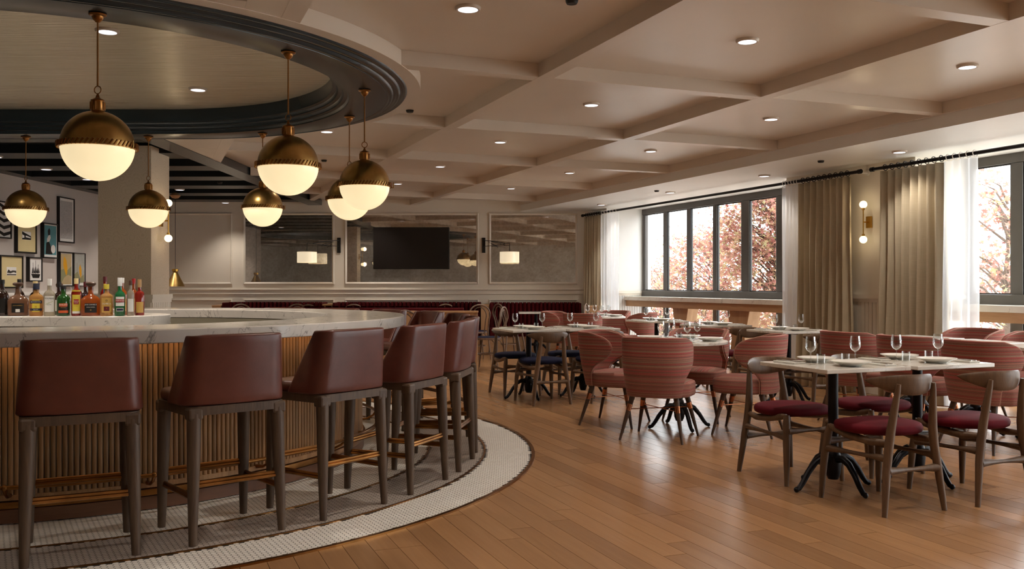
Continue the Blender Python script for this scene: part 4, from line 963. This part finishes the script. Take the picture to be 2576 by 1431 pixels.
art(t, M_TEAL, [rc(-h*.9,h*.9,-k*.86,k*.93)], y, 'print_ground'); art(t, M_INK, [[(-h*.72,-k*.82),(h*.30,-k*.82),(h*.18,-k*.55),(-h*.05,-k*.2),(-h*.3,-k*.02),(-h*.62,-k*.15)],[(-h*.35,k*.32),(-h*.05,k*.36),(-h*.02,k*.62),(-h*.18,k*.78),(-h*.40,k*.6)]], y-.0008, 'gown_and_hair'); art(t, M_PAPER, [[(-h*.5,-k*.10),(-h*.15,-k*.05),(h*.05,k*.18),(-h*.02,k*.36),(-h*.3,k*.32),(-h*.52,k*.1)], ell_p(h*.42,-k*.5,h*.34,k*.26)], y-.0012, 'face_and_fan')
t, h, k, y = picture(13.61, 14.09, 1.86, 2.54, 'tall framed drawing of dense black scribbles on white'); art(t, M_SCRIB, [rc(-h*.84,h*.84,-k*.88,k*.88)], y)
t, h, k, y = picture(12.05, 12.61, 1.18, 1.62, 'framed river photograph in a wide cream mount behind the bottles', mat=M_MAT, fw=.02); art(t, M_PAPER, [rc(-h*.46,h*.46,-k*.25,k*.32)], y, 'photo_paper'); art(t, M_PHOTO, [[(-h*.44,-k*.06),(-h*.3,k*.16),(-h*.1,k*.04),(h*.1,k*.10),(h*.44,k*.08),(h*.44,-k*.08),(h*.2,-k*.02),(-h*.1,-k*.10)], rc(-h*.44,h*.44,-k*.22,-k*.15)], y-.0008)
t, h, k, y = picture(12.75, 13.11, 1.27, 1.615, 'framed black silhouette of a three masted sailing ship', depth=.05)
sh = [[(-h*.55,-k*.62),(-h*.72,-k*.40),(h*.82,-k*.42),(h*.62,-k*.78),(-h*.45,-k*.78)]]
for x, tp in ((-h*.38,.62),(h*.05,.82),(h*.46,.45)): sh += [rc(x-h*.03,x+h*.03,-k*.4,k*tp)]+[[(x-h*.22,-k*.36),(x-h*.04,-k*.34),(x-h*.03,k*tp*.35),(x-h*.12,k*tp*.1)]]+[[(x+h*.05,-k*.34),(x+h*.26,-k*.3),(x+h*.10,k*tp*.3)]]
art(t, M_INK, sh, y)
t, h, k, y = picture(13.62, 14.03, 1.20, 1.72, 'framed print of a large ochre leaf over rolling hills', depth=.05); art(t, M_SAND, [rc(-h*.9,h*.9,-k*.94,k*.94)], y, 'print_sky'); art(t, M_SAGE, [[(-h*.88,-k*.05),(-h*.3,k*.02),(h*.2,-k*.06),(h*.88,k*.2),(h*.88,-k*.9),(-h*.88,-k*.9)]], y-.0006, 'hills'); art(t, M_SAND, [[(-h*.88,-k*.9),(-h*.3,-k*.5),(h*.3,-k*.35),(h*.88,-k*.45),(h*.88,-k*.9)]], y-.0009, 'dune'); art(t, M_OCHRE, [[(-h*.30,k*.80),(h*.02,k*.55),(h*.20,k*.1),(h*.16,-k*.25),(-h*.02,-k*.42),(-h*.28,-k*.1),(-h*.50,k*.25),(-h*.46,k*.6)]], y-.0014, 'leaf')
t, h, k, y = picture(14.07, 14.45, 1.20, 1.72, 'framed print of a small ochre leaf over a pale garden', fw=.012); art(t, M_GREYP, [rc(-h*.98,h*.98,-k*.84,k*.98)], y, 'print_ground'); art(t, M_SAGE, [[(-h*.95,-k*.8),(h*.95,-k*.8),(h*.8,-k*.3),(h*.1,-k*.5),(-h*.3,-k*.1),(-h*.9,-k*.3)], rc(-h*.45,-h*.38,-k*.1,k*.4)], y-.0006, 'garden'); art(t, M_OCHRE, [[(h*.15,k*.35),(h*.38,k*.05),(h*.42,-k*.3),(h*.28,-k*.55),(-h*.02,-k*.25),(-h*.08,k*.1)]], y-.0012, 'leaf')
# ------------------------------------------------------------------ bottles
def gl(name, col, alpha=.35):
    c = lin(col)
    def a(t):
        x = t.n('ShaderNodeBsdfTransparent'); x.inputs['Color'].default_value = tuple(min(1, q*1.5+.1) for q in c[:3])+(1,); return x.outputs[0]
    def b(t):
        p = t.n('ShaderNodeBsdfPrincipled'); p.inputs['Base Color'].default_value = c; p.inputs['Roughness'].default_value = .06; p.inputs['Specular IOR Level'].default_value = .8; return p.outputs[0]
    return MATS.get(name) or shader_mix(name, 1-alpha, a, b)
GA = gl('amber_glass', '#9a4a1c', .25); GD = gl('brown_glass', '#2a1610', .1); GG = gl('green_glass', '#1f4a1c', .1); GC = gl('clear_spirit_glass', '#b0a898', .55); GR = gl('ruby_rum_glass', '#8a1f14', .2); GB = gl('blue_spirit_glass', '#1f6f96', .3); GP = gl('pernod_green_glass', '#1d6a3c', .25); GY = gl('pale_gold_glass', '#b98a4e', .35)
def text_mesh(s, size, R, z, mt, par, name='lettering', ang=0, slant=0):
    cu = bpy.data.curves.new('lettering', 'FONT'); cu.body = s; cu.size = size; cu.align_x = 'CENTER'; cu.align_y = 'CENTER'; cu.resolution_u = 2
    o = bpy.data.objects.new('lettering_tmp', cu); COL.objects.link(o); dg = bpy.context.evaluated_depsgraph_get(); me = bpy.data.meshes.new_from_object(o.evaluated_get(dg)); bpy.data.objects.remove(o)
    for v in me.vertices:
        x, h = v.co.x, v.co.y+slant*v.co.x
        if R: a = x/R+ang; v.co = (R*math.sin(a), -R*math.cos(a), z+h)
        else: v.co = (x, ang, z+h)
    me.materials.clear(); me.materials.append(mt); return obj(name, me, par)
def arc_label(R, z0, z1, half, mt, par, name='label', ang=0):
    m = MB(); n = 14; m.add([(R*math.sin(ang-half+2*half*i/n), -R*math.cos(ang-half+2*half*i/n), z) for i in range(n+1) for z in (z0, z1)], [(2*i, 2*i+2, 2*i+3, 2*i+1) for i in range(n)]); return m.build(name, mt, par, 60)
def bottle(x, y, R, H, hb, rn, glass, cap, lab, labels=(), texts=(), capH=.03, square=1.0, stopper=False, rz=.42):
    t = emp('liquor_bottle', (x, y, 1.0005), rz, lab, 'bottle', 'liquor bottles on the island'); hs = hb+(H-capH-hb)*.45
    sq = Matrix.Diagonal((1, square, 1, 1))
    m = MB(); m.lathe([(.0001,.003),(R*.9,.0),(R,.006),(R,hb),(R*.93,hb+(hs-hb)*.3),(R*.6+rn*.4,hb+(hs-hb)*.7),(rn*1.15,hs),(rn,hs+.01),(rn,H-capH),(.0001,H-capH)], 24, sq); m.build('glass', glass, t, 50)
    m = MB(); c = rn*1.18
    if stopper: m.lathe([(rn*.9,H-capH),(rn*1.3,H-capH+.004),(rn*1.9,H-capH*.6),(rn*2.0,H-capH*.25),(rn*1.5,H),(.0001,H)], 18)
    else: m.lathe([(c,H-capH),(c,H-.002),(c*.94,H),(.0001,H)], 18)
    m.build('cap', cap, t, 40)
    for q, (z0, z1, half, mt) in enumerate(labels):
        a = arc_label(R+.0008+.0006*q, z0, z1, half, mt, t)
        if square != 1.0: a.scale = (1, square+.004, 1)
    for i, (s, size, z, mt, sl) in enumerate(texts):
        a = text_mesh(s, size, R+.0032, z, mt, t, slant=sl)
        if square != 1.0: a.scale = (1, square+.008, 1)
    return t
K = lambda n, c: plain('bottle_'+n, c, .45, var=.03)
KB, KN_, KW, KC, KR, KY, KM, KG = K('black', '#14110f'), K('navy', '#1c2238'), K('white', '#d9d6d0'), K('cream_cap', '#d8c08a'), K('red', '#9c1f1f'), K('yellow', '#c9b53e'), K('maroon', '#5a1c20'), K('gold', '#b8924a'); KO = K('orange', '#c2552a'); KBR = K('brown', '#4a3020'); KLG = K('lime', '#8f9a2a')
YF, YR = 6.74, 6.98
bottle(-3.74, YF, .040, .265, .15, .013, GD, KB, 'dark brown liquor bottle with black label at the edge of the row', [(.02,.13,.9,KB)], [])
bottle(-3.625, YF, .070, .245, .105, .018, gl('smoky_amber_glass', '#7d5a44', .4), KBR, 'squat clear whiskey decanter with black label and grey stopper, left of the yellow labels', [(.024,.092,.60,KB),(.028,.050,.20,KW)], [("JACK DANIEL'S", .0095, .076, KG, 0)], capH=.032, square=.6, stopper=True)
bottle(-3.492, YF, .047, .238, .135, .018, GY, KN_, 'amber liquor bottle with navy cap and yellow and blue label', [(.03,.118,.55,KY),(.092,.112,.95,KN_),(.038,.055,.95,KN_)], [('BECHEROVKA', .0115, .102, KW, 0), ('Becher', .011, .046, KW, .12), ('o', .02, .068, KR, 0)], capH=.045, square=.8)
bottle(-3.395, YF, .039, .272, .155, .014, GC, KW, 'clear liquor bottle with tall white label lettered in black', [(.03,.145,.85,KW)], [('MOLINARI', .0152, .128, KB, 0), ('SAMBUCA', .012, .095, KLG, .45), ('EXTRA', .009, .082, KB, 0), ('5', .02, .085, KR, 0)][:3], capH=.05)
bottle(-3.292, YF, .046, .223, .125, .016, GG, KB, 'round shouldered dark green cream liqueur bottle with red arched label', [(.018,.092,.8,KB),(.068,.092,.62,KO),(.022,.040,.75,KO)], [('BAILEYS', .0165, .082, KW, 0), ('ORIGINAL', .008, .061, KG, 0)], capH=.028)
bottle(-3.198, YF, .034, .274, .165, .013, GR, KC, 'red rum bottle with yellow label and red disc', [(.03,.155,.85,KY),(.085,.122,.5,KR),(.018,.034,.8,KW),(.178,.188,.9,KY)], [('Havana', .0135, .109, KW, 0), ('Club', .0135, .096, KW, 0), ('3 años', .009, .073, KR, 0)], capH=.04)
bottle(-3.092, YF, .070, .248, .105, .018, GA, KBR, 'squat amber whiskey decanter with black label and grey stopper, beside the red rum', [(.024,.092,.60,KB)], [("JACK DANIEL'S", .0125, .082, KW, 0), ('SINGLE BARREL', .0085, .064, KW, 0), ('o', .02, .045, KG, 0)], capH=.034, square=.6, stopper=True)
bottle(-2.976, YF, .045, .232, .14, .015, GY, KY, 'pale tequila bottle with yellow label and maroon square', [(.025,.132,.8,KG),(.036,.068,.42,KM)], [('OLMECA', .0165, .088, KW, 0), ('o', .03, .115, KBR, 0), ('+', .02, .053, KO, 0)], capH=.036, square=.75)
bottle(-2.878, YF, .037, .280, .15, .014, GP, KW, 'bright green aniseed bottle with white cap and white label', [(.072,.140,.85,KW),(.034,.058,.66,KW),(.038,.054,.60,KN_),(.100,.122,.88,KR)], [('PERNOD', .0165, .111, KW, 0)], capH=.062)
bottle(-2.808, YF+.02, .026, .258, .16, .010, GC, KBR, 'slim clear bottle with narrow white label beside the green one', [(.03,.125,.8,KW)], [], capH=.034)
bottle(-2.782, YF+.12, .034, .268, .16, .012, GR, plain('bottle_tan', '#b28a5c', .5), 'deep red bottle with tan cap at the island end', [(.02,.10,.8,KG)], [], capH=.06)
for i, (x, R, H, g, c, lab, st) in enumerate(((-3.72,.035,.27,GD,KB,'dark bottle with black square cap in the back row',0), (-3.655,.040,.255,GD,KC,'dark brown bottle behind the clear decanter',0), (-3.60,.040,.215,GY,KN_,'pale bottle with navy cap in the back row',0), (-3.47,.036,.24,GC,KBR,'clear decanter with grey stopper in the back row',1), (-3.42,.036,.25,GD,KB,'dark bottle behind the white labelled one',0), (-3.33,.036,.275,GD,KN_,'tall dark bottle with navy cap behind the green liqueur',0), (-3.22,.036,.25,GD,KM,'dark bottle with maroon cap behind the red rum',0), (-3.12,.034,.29,GR,KM,'tallest dark red bottle in the back row',0), (-3.075,.026,.235,GB,KG,'slim blue bottle with gold cap in the back row',0), (-3.01,.03,.215,GR,KM,'short red bottle in the back row',0), (-2.945,.038,.28,GA,KW,'amber bottle with white cap in the back row',0), (-2.90,.030,.275,GA,KR,'bottle with red cap behind the green one',0))):
    bottle(x, YR+(.06 if i % 2 else -.045), R, H, H*.55, R*.36, g, c, lab, [(.03,H*.45,.8,KW if rnd.random() < .4 else KG)], [], capH=.04, stopper=bool(st))
# ------------------------------------------------------------------ small ceiling fittings
def sensor():
    m = MB(); m.lathe([(.0001,-.022),(.028,-.022),(.034,-.012),(.036,0)], 20); o = m.build('smoke_sensor', M_BLACKM, None, 40); return tag(o, 'x', 'sensor', 'dark ceiling sensors')
SE = Proto(sensor())
for (x, y, z), lab in (((-.92,8.27,ZC),'small dark ceiling sensor in the coffer beside the bar drum'), (((.33),5.07,ZC),'small dark ceiling sensor in the coffer over the middle of the room'), ((-2.37,11.58,ZC),'small dark ceiling sensor in a coffer past the bar pendants'), ((-4.2,13.2,ZB),'small dark sensor under a slate beam'), ((3.38,10.05,ZS),'small dark sensor in the window bulkhead near the sconce'), ((2.085,13.23,ZS),'small dark sensor in the window bulkhead above the counter')): SE.put((x, y, z), 0, lab)
